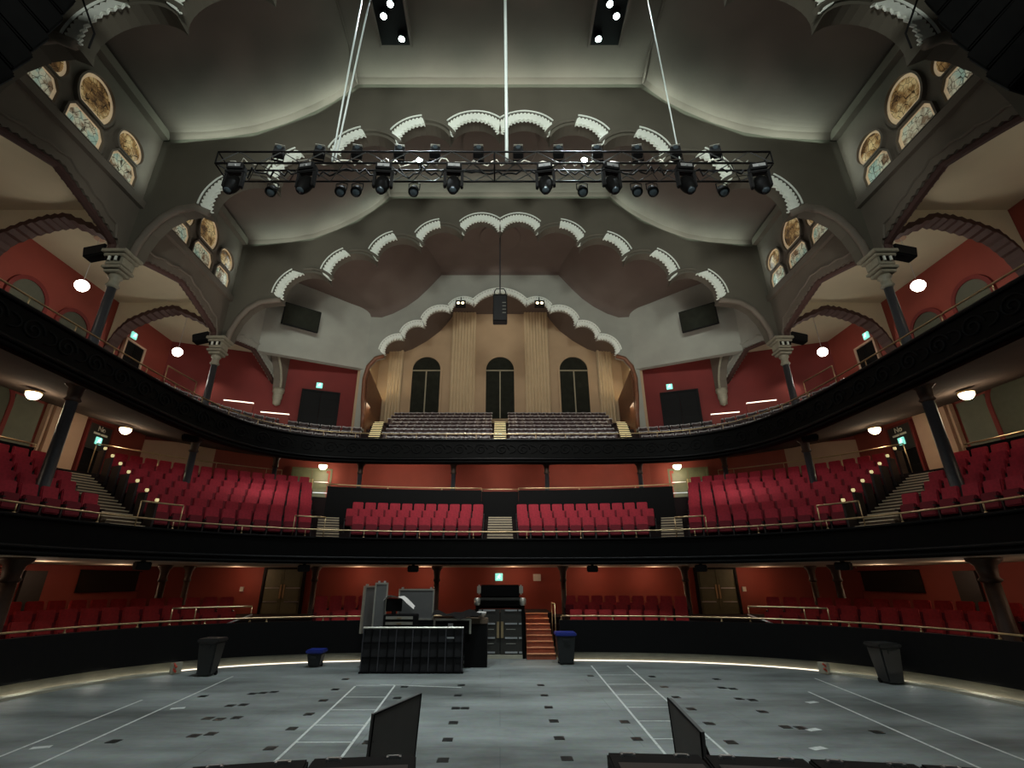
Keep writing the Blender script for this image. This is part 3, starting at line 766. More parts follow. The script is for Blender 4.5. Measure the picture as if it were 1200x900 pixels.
for sx in (-1, 1):
    # side wall door of the gallery, lit side passage
    double_door((sx*18.2, 21.75, 10.7), 1.2, 2.75, R(-90)*sx if False else (R(90) if sx < 0 else R(-90)), 'door_dark', False, 'panel_beige')
    # tall dark doorway on the balcony level with a two line notice and exit sign
    double_door((sx*18.22, 21.3, 6.6), 1.25, 2.5, (R(90) if sx < 0 else R(-90)), 'door_dark', False, 'wall_red_dark')
    q = MB(); q.b2(min(sx*18.12, sx*18.26), max(sx*18.12, sx*18.26), 20.62, 21.98, 8.0, 9.2); o = struct(q, 'trim_1', 'door_grey')
    cu = bpy.data.curves.new('notice_text', 'FONT'); cu.body = 'No'; cu.size = .34; cu.align_x = 'CENTER'; cu.extrude = .008
    cu.materials.append(M['sign_letter'])
    to = bpy.data.objects.new('notice_text', cu); COL.objects.link(to)
    to.rotation_euler = (R(90), 0, R(90) if sx < 0 else R(-90)); to.parent = o; to.location = (sx*18.1, 21.3, 8.82)
    for y0, y1 in ((20.92, 21.27), (21.33, 21.7)):
        b = MB(); b.b2(min(sx*18.09, sx*18.12), max(sx*18.09, sx*18.12), y0, y1, 8.66, 8.74); b.build('notice_line', 'sign_letter', o)
    # green recess, pilaster strips and pale panel on the balcony side wall
    q = MB(); q.b2(min(sx*18.22, sx*18.3), max(sx*18.22, sx*18.3), 17.15, 18.35, 5.6, 9.1); struct(q, 'trim_2', 'recess_green')
    for y in (18.55, 18.8):
        q = MB(); q.b2(min(sx*18.12, sx*18.3), max(sx*18.12, sx*18.3), y, y+.1, 5.6, 9.2); struct(q, 'trim_3', 'panel_beige')
    q = MB(); q.b2(min(sx*18.22, sx*18.3), max(sx*18.22, sx*18.3), 18.95, 20.5, 5.6, 9.3); struct(q, 'trim_4', 'panel_beige')
    # control booth opening in the parterre side wall
    q = MB(); q.b2(min(sx*16.8, sx*17.0), max(sx*16.8, sx*17.0), 21.1, 24.5, 2.12, 2.14); q.b2(min(sx*16.8, sx*17.0), max(sx*16.8, sx*17.0), 21.1, 24.5, 2.94, 2.98)
    o = struct(q, 'window_%d' % (50+sx), 'door_dark'); g = MB(); g.b2(min(sx*16.92, sx*16.98), max(sx*16.92, sx*16.98), 21.1, 24.5, 2.14, 2.94); g.build('glass', 'glass_dark', o)
    q = MB(); q.b2(min(sx*16.9, sx*17.0), max(sx*16.9, sx*17.0), 18.6, 19.5, .9, 2.9); struct(q, 'trim_5', 'door_grey')
    # gallery: low red wall behind the corner seats with a lit coping
    for P_, zt in (([(14.1, 23.3), (13.4, 23.55), (12.8, 23.8)], 11.08), ([(12.53, 24.13), (11.85, 24.35), (11.2, 24.55)], 10.72)):
        pl = [(sx*x, y) for x, y in (P_ if sx < 0 else P_[::-1])]
        q = MB(); wall_along(q, pl, 9.0, zt, .16); o = struct(q, 'wall_gallery_corner_'+('left' if sx < 0 else 'right'), 'wall_red')
        l = MB(); wall_along(l, pl, zt, zt+.06, .12); l.build('lit_coping', 'led_white', o)
        light('AREA', 'coping_light', (sx*P_[1][0], P_[1][1]+.5, zt+.05), 5, (1, .9, .75), (sx*P_[1][0], P_[1][1]+1.6, zt+1), .1, 1.2)
# exit signs
def exit_sign(loc, rz, label, wd=.34):
    r = empty('exit_sign', loc, label, 'sign', 'green running-man exit signs', rz)
    b = MB(); b.b2(-wd/2, wd/2, 0, .08, -.16, .16); b.build('housing', 'sign_teal', r, local=True, bevel=.01)
    g = MB(); g.lathe([(.03, 0), (.03, .01)], (.03, -.012, .1), 10, Matrix.Rotation(PI/2, 3, 'X'))
    for p, q_ in (((.02, .07), (-.02, -.01)), ((-.02, -.01), (.06, -.07)), ((-.02, -.01), (-.1, -.09)), ((.01, .06), (.09, .03)), ((.01, .06), (-.07, .02))):
        g.cyl((p[0], -.012, p[1]), (q_[0], -.012, q_[1]), .015, n=6)
    g.build('running_figure', 'sign_figure', r, local=True)
exit_sign((-10.7, 26.75, 13.3), R(20), 'green exit sign on dark red gallery wall, left of the rear arch')
exit_sign((10.1, 26.95, 13.3), R(-20), 'green exit sign on dark red gallery wall, right of the rear arch')
exit_sign((-18.22, 21.6, 13.9), R(90), 'green exit sign above the left side door of the gallery')
exit_sign((18.22, 21.6, 13.9), R(-90), 'green exit sign above the right side door of the gallery')
exit_sign((-18.08, 21.3, 8.4), R(90), 'green exit sign over the left balcony side doorway')
exit_sign((18.08, 21.3, 8.4), R(-90), 'green exit sign over the right balcony side doorway')
exit_sign((-.05, 24.4, 2.72), 0, 'green exit sign on red wall above the black double doors')
b = MB(); b.b2(1.55, 1.9, 24.4, 24.48, 2.55, 2.85); tag(b.build('wall_notice', 'white_cloth', None, bevel=.01), 'small white square notice on red wall right of the exit sign', 'notice')
for x, z, n in ((-12.0, 2.1, 'left'), (11.35, 2.1, 'right')):
    b = MB(); b.b2(x-.08, x+.08, 24.5, 24.57, z, z+.2); tag(b.build('wall_notice', 'white_cloth'), 'small white notice on red wall beside the %s green parterre doors' % n, 'notice')

# ---- columns
def column(x, y, z0, z1, r, kind, label, group):
    c = empty('column', (x, y, z0), label, 'column', group)
    if kind == 'gallery':
        zc = z1-1.25
        b = MB(); b.lathe([(r*1.7, z0), (r*1.7, z0+.12), (r*1.15, z0+.3), (r, z0+.4), (r*.86, zc-.05)], (x, y, 0), 20); b.build('shaft', 'column_iron', c, smooth=True)
        k = MB(); k.lathe([(r*.95, zc-.08), (r*1.35, zc+.0), (r*1.0, zc+.1), (r*1.0, zc+.25), (r*1.4, zc+.32), (r*1.15, zc+.42)], (x, y, 0), 20); k.build('collar', 'capital_stone', c, smooth=True)
        k = MB()
        for h, d, e in ((zc+.42, .46, .1), (zc+.55, .58, .1), (zc+.7, .5, .3), (zc+1.0, .62, .1), (zc+1.12, .74, .13)): k.box((x, y, h+e/2), (d*1.15, d*1.15, e))
        k.build('capital', 'capital_stone', c, bevel=.02)
        for i in range(5):
            t_ = MB(); t_.box((x-.22+.11*i, y-.36, zc+.88), (.05, .05, .16)); t_.build('dentil', 'trim_white' if i % 2 else 'black_paint', c)
    else:
        b = MB(); b.lathe([(r*1.6, z0), (r*1.6, z0+.1), (r*1.1, z0+.22), (r, z0+.3), (r*.9, z1-.6)], (x, y, 0), 16); b.build('shaft', 'column_iron' if kind == 'balcony' else 'capital_dark', c, smooth=True)
        k = MB(); k.lathe([(r*.95, z1-.62), (r*1.3, z1-.56), (r*1.0, z1-.48), (r*1.2, z1-.2), (r*1.9, z1-.08), (r*1.95, z1-.0)], (x, y, 0), 16); k.build('capital', 'capital_dark', c, smooth=True)
for sx, nm in ((-1, 'left'), (1, 'right')):
    column(sx*13, 13.9, 9.1, 12.97, .15, 'gallery', 'iron column with stone capital under the front arch, %s of the gallery' % nm, 'gallery columns')
    column(sx*13, 20.2, 9.3, 12.97, .15, 'gallery', 'iron column with stone capital under the middle arch, %s of the gallery' % nm, 'gallery columns')
    column(sx*13, 13.9, 4.0, 8.22, .17, 'balcony', 'dark iron column rising among the %s box seats of the balcony' % nm, 'balcony columns')
    column(sx*13, 20.2, 5.0, 8.22, .15, 'balcony', 'dark iron column beside the pale panel, %s side of the balcony' % nm, 'balcony columns')
    column(sx*11.2, 24.0, 5.6, 8.4, .12, 'balcony', 'thin dark column at the back, outside the %s green balcony doors' % nm, 'balcony columns')
    column(sx*7.05, 24.4, 5.2, 8.15, .12, 'balcony', 'thin dark column at the back, inside the %s green balcony doors' % nm, 'balcony columns')
    column(sx*2.35, 24.4, 5.2, 8.15, .12, 'balcony', 'thin dark column at the balcony partition, just %s of the centre aisle' % nm, 'balcony columns')
    column(sx*13, 13.9, .6, 3.14, .2, 'parterre', 'thick dark column at the %s edge of the parterre' % nm, 'parterre columns')
    column(sx*13, 20.2, .9, 3.14, .14, 'parterre', 'dark column nearer the control booth, %s side of the parterre' % nm, 'parterre columns')
    column(sx*12.95, 21.7, .9, 3.14, .12, 'parterre', 'dark column nearer the green doors, %s side of the parterre' % nm, 'parterre columns')
    column(sx*7.85, 22.2, 1.0, 3.14, .12, 'parterre', 'dark column inside the %s green parterre doors' % nm, 'parterre columns')
    column(sx*2.68, 22.2, 1.0, 3.14, .12, 'parterre', 'dark column close to the %s of the parterre stairs and mixing desk' % nm, 'parterre columns')
    # corbel bracket on the red gallery corner wall
    c = empty('corbel_bracket', (sx*13, 26.3, 12.4), 'stone corbel with curved bracket on the %s red gallery wall' % nm, 'bracket', 'corbel brackets')
    k = MB(); k.lathe([(.06, 11.75), (.2, 11.85), (.22, 12.1), (.26, 12.2), (.26, 12.5), (.32, 12.55), (.32, 12.75)], (sx*12.7, 26.0, 0), 14); k.build('pendant', 'capital_stone', c, smooth=True)
    P = [(25.75, 12.75), (25.7, 13.2), (25.4, 13.8), (24.9, 14.3), (24.2, 14.75)]
    poly = P+[(24.2, 15.0), (26.3, 15.0), (26.3, 12.75)]
    k = MB(); k.prism(poly, lambda u, v, d: (sx*d, u, v), 12.5, 12.95); k.build('bracket', 'clerestory_paint', c)
    k = MB(); k.tube([(sx*12.5, u, v) for u, v in P], .07, 6); k.build('bracket_moulding', 'capital_stone', c, smooth=True)
    # loudspeakers fixed beside the gallery capitals
    for y, dz, w_ in ((13.75, 0, 'front'), (20.05, 0, 'rear')):
        s_ = empty('wall_speaker', (sx*13.75, y, 12.95), 'small black speaker fixed beside the %s %s gallery capital' % (nm, w_), 'speaker', 'speakers beside the capitals')
        b = MB(); b.box((sx*13.75, y, 12.95), (.75, .4, .42), Matrix.Rotation(R(14)*sx, 3, 'Y')); b.build('cabinet', 'black_matte', s_, bevel=.04)
        b = MB(); b.box((sx*13.4, y, 13.0), (.3, .08, .08)); b.build('bracket_arm', 'black_metal', s_)
    # monitor screens on the canted walls
    rm = Matrix.Rotation(-sx*math.atan2(1.15, 1.6), 3, 'Z') @ Matrix.Rotation(R(8), 3, 'X')
    cc = Vector((sx*11.1, 23.85, 16.2)); off = rm @ Vector((0, -1, 0))
    s_ = empty('display_screen', cc, 'black display screen hung on the %s canted wall below the vault' % nm, 'screen', 'canted wall screens')
    b = MB(); b.box(cc, (1.97, .14, 1.27), rm); b.build('bezel', 'black_matte', s_, bevel=.02)
    b = MB(); b.box(cc+off*.075, (1.86, .01, 1.16), rm); b.build('screen_face', 'glass_dark', s_)
    for k in (-.5, .5):
        b = MB(); c1 = cc-off*.06+rm @ Vector((k, 0, .2)); b.cyl(c1, c1-off*.4, .03); b.build('wall_arm', 'black_metal', s_)

# ---- lamps
def globe(x, y, z, zc, label):
    g = empty('globe_pendant', (x, y, z), label, 'lamp', 'globe pendant lamps')
    b = MB(); b.lathe([(.02, -.22), (.13, -.18), (.21, -.08), (.23, 0), (.21, .09), (.13, .18), (.05, .21)], (x, y, z), 18); b.build('globe', 'globe_glow', g, smooth=True)
    b = MB(); b.cyl((x, y, z+.2), (x, y, zc), .012, n=6); b.build('rod', 'chrome', g)
    b = MB(); b.lathe([(.17, zc-.03), (.19, zc), (.19, zc+.01)], (x, y, 0), 16); b.build('ceiling_plate', 'panel_beige', g)
    light('POINT', 'globe_light', (x, y, z-.32), 48, (1, .93, .8), radius=.2)
def dome(x, y, z, label):
    g = empty('ceiling_globe', (x, y, z), label, 'lamp', 'balcony soffit lamps')
    b = MB(); b.lathe([(.02, -.2), (.12, -.17), (.2, -.08), (.22, 0), (.2, .04)], (x, y, z), 18); b.build('globe', 'globe_warm', g, smooth=True)
    b = MB(); b.lathe([(.24, .0), (.24, .06)], (x, y, z+.03), 16); b.build('base', 'brass', g)
    light('POINT', 'dome_light', (x, y, z-.3), 42, (1, .84, .62), radius=.2)
for sx, nm in ((-1, 'left'), (1, 'right')):
    globe(sx*15.65, 9.3, 12.8, 14.95, 'white globe pendant nearest the stage in the %s gallery aisle' % nm)
    globe(sx*15.65, 15.5, 12.8, 14.95, 'white globe pendant in front of the %s round headed gallery windows' % nm)
    globe(sx*15.65, 21.3, 12.85, 14.95, 'white globe pendant at the back corner of the %s gallery aisle' % nm)
    dome(sx*16.0, 10.3, 8.5, 'glowing soffit lamp nearest the stage over the %s box seats' % nm)
    dome(sx*16.0, 15.6, 8.5, 'glowing soffit lamp over the %s box seats before the column' % nm)
    dome(sx*16.0, 20.0, 8.55, 'glowing soffit lamp beside the notice doorway, %s side of the balcony' % nm)
    dome(sx*9.55, 26.0, 8.3, 'glowing soffit lamp above the %s green balcony doors' % nm)
for x in (-6.2, -4.0, -.1, 3.6, 6.4):     # unseen spots placed to warm the red wall behind the balcony partition
    light('SPOT', 'partition_wall_fill', (x, 25.2, 8.0), 62, (1, .78, .58), (x, 27.0, 7.4), spot=130, radius=.08)
for x in (-11.8, -6.3, -3.4, .6, 4.2, 6.9, 11.8):      # parterre lamps close under the soffit, washing the back wall
    light('POINT', 'parterre_downlight', (x, 23.3, 2.9), 16, (1, .62, .4), radius=.06)
for sx in (-1, 1):
    for y in (13, 16.5, 20): light('POINT', 'parterre_downlight', (sx*14.6, y, 2.85), 15, (1, .68, .46), radius=.06)
    for y in (11.0, 16.6): light('SPOT', 'aisle_downlight', (sx*15.3, y, 14.9), 40, (1, .9, .7), (sx*15.3, y, 8), spot=130, radius=.06)
    light('SPOT', 'wall_washer', (sx*16.2, 24.0, 13.0), 45, (1, .86, .66), (sx*15.8, 25.4, 11.6), spot=80, radius=.1)
    light('AREA', 'balcony_seat_fill', (sx*9.5, 20.6, 7.6), 26, (1, .9, .85), (sx*10.3, 20.6, 5), 1.0)  # added fill above the side seats, no fitting there
light('AREA', 'balcony_seat_fill', (0, 19.6, 12.5), 190, (1, .93, .88), (0, 21.3, 5), 2.2)  # added fill hung in the open, lighting the seat tops row by row
for x in (-5.2, -2.6, 0, 2.6, 5.2): light('SPOT', 'gallery_seat_fill', (x, 24.6, 20.6 if abs(x) < 3 else 18.6), 2600 if abs(x) < 3 else 1900, (.9, 1, .97), (x, 25.1, 9.6), spot=22, blend=.5, radius=.15)  # added unseen spots that brighten the front rows of chair tops
for sx in (-1, 1): light('SPOT', 'gallery_seat_fill', (sx*5, 20.6, 20.2), 2000, (.9, 1, .97), (sx*10.6, 22.6, 9.4), spot=44, radius=.2)  # added unseen spots for the corner seats

# added upward fill lights without fittings, standing in for bounce onto the vaults
light('AREA', 'vault_fill', (0, 23.0, 10.3), 150, (1, .8, .7), (0, 22.6, 21), 1.5)
for sx in (-1, 1):
    light('AREA', 'vault_fill', (sx*7.5, 22.4, 10.3), 110, (1, .82, .72), (sx*6.5, 23, 19), 1.0)
    light('AREA', 'vault_fill', (sx*11.2, 17.0, 10.0), 80, (1, .86, .76), (sx*8, 17.2, 19), 1.0)
# ceiling clusters
for sx, nm in ((-1, 'left'), (1, 'right')):
    g = empty('ceiling_light_trough', (sx*4.0, 11.4, 21.8), 'dark ceiling trough holding four cool lamps, %s of the centre cable' % nm, 'light', 'ceiling lamp troughs')
    b = MB(); x0 = sx*4.0
    b.b2(x0-.6, x0+.6, 9.6, 12.5, 21.72, 21.86); b.build('trough', 'black_matte', g)
    for s_ in (-1, 1):
        b = MB(); b.b2(x0+s_*.6-.04, x0+s_*.6+.04, 9.6, 12.5, 21.55, 21.86); b.build('trough_side', 'ceiling_paint', g)
    for dx, y in ((-.05, 10.3), (.12, 10.9), (-.2, 11.3), (.3, 12.1)):
        x = x0-sx*dx if sx > 0 else x0+dx
        b = MB(); b.lathe([(.02, -.14), (.12, -.12), (.15, -.06), (.17, .12)], (x, y, 21.58), 14); l_ = b.build('lamp_can', 'black_metal', g, smooth=True)
        b = MB(); b.lathe([(.01, -.17), (.11, -.145), (.11, -.13)], (x, y, 21.58), 14); b.build('lamp_lens', 'lamp_cool', l_)
        light('SPOT', 'trough_light', (x, y, 21.3), 1500, (.86, .97, 1), (x*.9, y+1.5, 0), spot=62, blend=.9, radius=.12)

# ================================================================== SEATS
def red_seat(nm):
    r = empty(nm, (0, 0, 0), None, 'seat')
    b = MB(); rm = Matrix.Rotation(R(-12), 3, 'X')
    b.box((0, .17, .72), (.455, .1, .66), rm); b.build('backrest', 'seat_red', r, local=True, bevel=.025)
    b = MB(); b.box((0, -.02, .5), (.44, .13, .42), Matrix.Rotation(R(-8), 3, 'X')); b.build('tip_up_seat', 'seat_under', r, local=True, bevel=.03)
    for s_ in (-1, 1):
        b = MB(); b.b2(s_*.258-.016, s_*.258+.016, -.08, .2, 0, .55); b.b2(s_*.258-.025, s_*.258+.025, -.2, .18, .55, .59); b.build('side_frame', 'seat_frame', r, local=True)
    return r
def dark_chair():
    r = empty('gallery_chair', (0, 0, 0), None, 'seat')
    b = MB(); n = 10; A = []; B = []
    th = [(-1+2*i/n)*R(52) for i in range(n+1)]
    rr = .29
    vs = []
    for (z, k, rad) in ((.42, 0, rr), (.84, .06, rr)):
        for t_ in th: vs.append((rad*math.sin(t_)*1.0, .17+k-(1-math.cos(t_))*.28, z))
        for t_ in th: vs.append(((rad-.035)*math.sin(t_), .135+k-(1-math.cos(t_))*.28, z))
    N = n+1; fs = []
    for i in range(n):
        fs += [(i, i+1, 2*N+i+1, 2*N+i), (N+i+1, N+i, 3*N+i, 3*N+i+1), (2*N+i, 2*N+i+1, 3*N+i+1, 3*N+i), (i+1, i, N+i, N+i+1)]
    fs += [(0, 2*N, 3*N, N), (n, N+n, 3*N+n, 2*N+n)]
    b.add(vs, fs); b.build('backrest', 'chair_dark', r, local=True)
    b = MB(); P = [(rr*math.sin(th[0])-.0, .19-(1-math.cos(th[0]))*.28, .79)]+[((rr-.015)*math.sin(t_), .215-(1-math.cos(t_))*.28, .86) for t_ in th]+[(rr*math.sin(th[-1]), .19-(1-math.cos(th[-1]))*.28, .79)]
    b.tube(P, .033, 6); b.build('lit_back_rim', 'chair_rim_lit', r, local=True, smooth=True)  # rim shaped to carry the highlight along the chair top
    b = MB(); b.box((0, -.02, .43), (.42, .4, .07)); b.build('seat', 'chair_dark', r, local=True, bevel=.02)
    b = MB(); b.b2(-.2, -.17, -.15, .15, 0, .4); b.b2(.17, .2, -.15, .15, 0, .4); b.build('leg_frame', 'black_metal', r, local=True)
    return r
RED = red_seat('theatre_chair'); RU = [False]
LOWER = red_seat('stalls_chair'); LU = [False]
for ch in LOWER.children:
    if ch.name.startswith('backrest'): ch.data.materials[0] = M['seat_red_lower']
DARK = dark_chair(); DU = [False]
def run_seats(cv, proto, used, d, z, ta, tb, pitch, fmt, group, sg):
    """seats along the row at offset d from arclength ta (inner end) to tb (outer end)"""
    # arclength measured on the offset curve
    T = [ta+(tb-ta)*i/200 for i in range(201)]
    pts = [cv.at(t, d)[0] for t in T]; S = [0]
    for a, b in zip(pts, pts[1:]): S.append(S[-1]+math.dist(a, b))
    n = int(S[-1]/pitch+1e-6); off = (S[-1]-n*pitch)*(.25 if int(d/.8) % 2 else .75)
    for k in range(n):
        s_ = off+pitch*(k+.5); j = 0
        while S[j+1] < s_: j += 1
        t = T[j]+(T[j+1]-T[j])*(s_-S[j])/(S[j+1]-S[j])
        p, nr = cv.at(t, d)
        inst(proto, used, (p[0], p[1], z), math.atan2(nr[1], nr[0])-PI/2, fmt % ORD[k+1], group)
ROWN = ['front', 'second', 'third', 'fourth', 'fifth', 'sixth', 'seventh', 'eighth']
# lower balcony
A2T = B1.t_of_x(10.95)
for sg, nm in ((-1, 'left'), (1, 'right')):
    for k in range(7):
        d = .55+.85*k+.42; z = 3.98+.4*k
        if k < 3:
            run_seats(B1, RED, RU, d, z, sg*.62, B1.t_of_x(sg*5.98), .535, 'red balcony seat, %s from the centre aisle, '+ROWN[k]+' row, '+nm+' centre block', 'red seats in the '+nm+' centre block of the balcony', sg)
        t0 = B1.t_of_x(sg*6.98); t1 = sg*(A2T-.66)
        run_seats(B1, RED, RU, d, z, t0, t1, .535, 'red balcony seat, %s outward from the inner steps, '+ROWN[k]+' row, '+nm+' side block', 'red seats in the '+nm+' side block of the balcony', sg)
        if k < 5:
            run_seats(B1, RED, RU, d, z, sg*(A2T+.62), sg*(A2T+4.6), .535, 'red balcony seat, %s toward the stage from the outer steps, '+ROWN[k]+' row, '+nm+' box block', 'red seats in the '+nm+' box block of the balcony', sg)
    # parterre
    for k in range(3):
        d = .7+.85*k+.45; z = .5+.22*k
        t0 = PW.t_of_x(2.5) if sg > 0 else PW.t_of_x(-4.4)
        run_seats(PW, LOWER, LU, d, z, t0, PW.t_of_x(sg*6.75), .55, 'red parterre seat, %s outward from the middle, '+ROWN[k]+' row, '+nm+' of the entrance', 'red parterre seats '+nm+' of the entrance', sg)
        run_seats(PW, LOWER, LU, d, z, PW.t_of_x(sg*8.6), PW.t_of_x(sg*11.6), .55, 'red parterre seat, %s outward from the green doors, '+ROWN[k]+' row, '+nm+' corner', 'red parterre seats in the '+nm+' corner', sg)
        run_seats(PW, LOWER, LU, d, z, PW.t_of_x(sg*11.6)+sg*1.0, PW.t_of_x(sg*11.6)+sg*4.6, .55, 'red parterre seat, %s toward the stage from the corner, '+ROWN[k]+' row, '+nm+' side', 'red parterre seats on the '+nm+' side', sg)
    # gallery
    for k in range(8):
        d = .55+.8*k+.3; z = 8.65+.46*k
        if k < 3:
            run_seats(GA, DARK, DU, d, z, sg*.42, sg*6.2, .492, 'dark gallery seat, %s from the centre stairs, '+ROWN[k]+' row, '+nm+' centre block', 'dark seats in the '+nm+' centre block of the gallery', sg)
            run_seats(GA, DARK, DU, d, z, sg*7.15, sg*(GA.t_of_x(12.0)), .55, 'dark gallery seat, %s outward from the lit side stairs, '+ROWN[k]+' row, '+nm+' corner', 'dark seats in the '+nm+' corner of the gallery', sg)
        else:
            n = int((6.2+.16*k-.5)/.492)
            for i in range(n):
                inst(DARK, DU, (sg*(.5+.492*(i+.5)), 24.42+.8*k, z), 0, 'dark gallery seat, %s from the centre stairs, %s row, %s half of the niche' % (ORD[i+1], ROWN[k], nm), 'dark seats in the '+nm+' half of the niche')

# ================================================================== STEPS
def stair(name, label, steps, m, nose, grp=None):
    """steps: list of (centre, width, depth, height, rz)"""
    c0 = steps[0][0]
    r = empty(name, (c0[0], c0[1], c0[2]), label, 'stairs', grp)
    for c, wd, dp, h, rz in steps:
        b = MB(); b.box((c[0], c[1], c[2]-h/2), (wd, dp, h), rz=rz); t = b.build('tread', m, r)
        v = Matrix.Rotation(rz, 3, 'Z') @ Vector((0, -dp/2+.02, 0))
        b = MB(); b.box((c[0]+v.x, c[1]+v.y, c[2]+.008), (wd, .1, .03), rz=rz); b.build('nosing', nose, t)
    return r
stair('aisle_stairs', 'pale balcony aisle stairs in the centre between the red seat blocks', [((0, 20.35+.283*i, 4.02+.133*i), 1.05, .29, .16, 0) for i in range(10)], 'step_wood', 'step_nosing', 'balcony aisle stairs')
for sg, nm in ((-1, 'left'), (1, 'right')):
    L = []
    for i in range(9):
        p, nr = B1.at(B1.t_of_x(sg*6.46), .6+.283*i); L.append(((p[0], p[1], 4.02+.133*i), .85, .29, .16, math.atan2(nr[1], nr[0])-PI/2))
    stair('aisle_stairs', 'pale balcony aisle stairs between the %s centre and %s side blocks' % (nm, nm), L, 'step_wood', 'step_nosing', 'balcony aisle stairs')
    L = []
    for i in range(17):
        p, nr = B1.at(sg*A2T, .5+.283*i); L.append(((p[0], p[1], 4.02+.133*i), 1.0, .28, .14, math.atan2(nr[1], nr[0])-PI/2))
    stair('aisle_stairs', 'pale balcony aisle stairs beside the %s box block' % nm, L, 'step_wood', 'step_nosing', 'balcony aisle stairs')
    p_ = []
    # dark seat-end panels with a small white aisle light on each
    for i in range(7):
        p, nr = B1.at(sg*(A2T-.58), .8+.85*i); zz = 3.98+.4*i
        e = empty('aisle_end_panel', (p[0], p[1], zz), 'dark seat end panel with white aisle light, %s row, %s outer balcony steps' % (ROWN[i], nm), 'panel', 'seat end panels')
        b = MB(); b.box((p[0], p[1], zz+.43), (.07, .55, 1.04), rz=math.atan2(nr[1], nr[0])-PI/2); b.build('panel', 'seat_frame', e)
        b = MB(); b.lathe([(.02, -.05), (.06, 0), (.05, .07)], (p[0]-nr[0]*.2, p[1]-nr[1]*.2, zz+1.0), 10); b.build('aisle_light', 'led_step', e)
    stair('gallery_stairs', 'lit gallery stairs on the %s of the niche seats' % nm, [((sg*(6.62+.08*i), 24.3+.4*i, 8.7+.23*i), .62, .41, .24, 0) for i in range(15)], 'step_wood', 'led_step', 'gallery stairs')
stair('gallery_stairs', 'lit gallery stairs in the centre of the niche seats', [((0, 24.3+.4*i, 8.7+.23*i), .7, .41, .24, 0) for i in range(15)], 'step_wood', 'led_step', 'gallery stairs')
for sx in (-1, 0, 1):
    light('AREA', 'gallery_step_light', (sx*7.2, 27.2, 12.6), 22, (1, .88, .6), (sx*7.0, 27.0, 10), .5, 3)
stair('parterre_stairs', 'orange-brown wooden stairs rising from the floor beside the black double doors', [((1.45, 19.55+.27*i, .17+.17*i), 1.02-.02*i, .3, .17+.17*i, 0) for i in range(8)], 'step_orange', 'step_orange_edge')
light('SPOT', 'stair_downlight', (1.5, 20.6, 3.05), 90, (1, .75, .5), (1.45, 20.2, .5), spot=80, radius=.05)

# ================================================================== RAILS
def rail(name, label, pts, zr, zb, m='brass', step=1.5, r=.028, grp='brass rails', cat='railing'):
    e = empty(name, (pts[0][0], pts[0][1], zb if not callable(zb) else zb(0)), label, cat, grp)
    b = MB(); b.tube(P3(pts, zr), r, 8); b.build('handrail', m, e, smooth=True)
    acc = 0; last = None
    for i, p in enumerate(pts):
        if i: acc += math.dist(p, pts[i-1])
        if i == 0 or acc >= step or i == len(pts)-1:
            acc = 0; b = MB(); b.cyl((p[0], p[1], zb), (p[0], p[1], zr), r*.7, n=6); b.lathe([(r*1.6, zb), (r*1.2, zb+.04)], (p[0], p[1], 0), 8); b.build('post', m, e, smooth=True)
    return e
rail('front_rail', 'thin brass rail along the curved lower balcony front', B1.line(-B1.len+1, B1.len-1, .12, .3), 4.36, 4.1, step=1.9)
rail('front_rail', 'thin brass rail along the curved gallery front', GA.line(-GA.len+1, GA.len-1, .1, .3), 9.42, 9.15, step=1.3)
rail('front_rail', 'brass rail on black parterre wall, left of the mixing desk', PW.line(-PW.len+.5, PW.t_of_x(-1.3), .08, .3), 1.4, 1.27, step=1.6)
rail('front_rail', 'brass rail on black parterre wall, right of the wooden stairs', PW.line(PW.t_of_x(2.15), PW.len-.5, .08, .3), 1.4, 1.27, step=1.6)
for sg, nm in ((-1, 'left'), (1, 'right')):
    L = B1.line(sg*(A2T-1.3), sg*(A2T-.1), .45, .3); rail('handrail', 'short brass handrail at the foot of the %s outer balcony steps' % nm, L, 4.9, 4.0)
    L = B1.line(B1.t_of_x(sg*6.6), B1.t_of_x(sg*7.6), .4, .3); rail('handrail', 'short brass handrail at the foot of the %s inner balcony steps' % nm, L, 4.85, 4.0)
    L = PW.line(PW.t_of_x(sg*8.3), PW.t_of_x(sg*8.3)+sg*2.2, .35, .3); rail('handrail', 'raised brass handrail in front of the %s corner parterre seats' % nm, L, 1.75, 1.27)
    L = PW.line(PW.t_of_x(sg*11.6)+sg*1.6, PW.t_of_x(sg*11.6)+sg*2.9, .3, .3); rail('handrail', 'raised brass handrail in front of the %s side parterre seats' % nm, L, 1.7, 1.27)
    L = GA.line(sg*15.0, sg*16.6, .3, .3); rail('handrail', 'raised rail at the gallery front below the %s side door' % nm, L, 10.0, 9.15)
    # dark partition with brass rail behind the box seats
    L = B1.line(sg*(A2T+.9), sg*(A2T+7), 4.75, .4); L2 = L if sg > 0 else L[::-1]
    pa = [clampx(p) for p in (L if sg > 0 else L[::-1])]
    if sg > 0: pa = pa
    q = MB(); wall_along(q, pa, 5.4, 6.75, .1); struct(q, 'wall_box_partition_'+nm, 'door_dark')
    rail('partition_rail', 'brass rail on the dark partition behind the %s box seats' % nm, pa, 6.86, 6.75, step=2)
    L = B1.line(sg*(A2T-.6), sg*(A2T-4.6), 6.75, .4)
    rail('partition_rail', 'brass rail behind the back row of the %s balcony side block' % nm, [clampx(p, 17.9) for p in L], 7.75, 6.4, step=2)
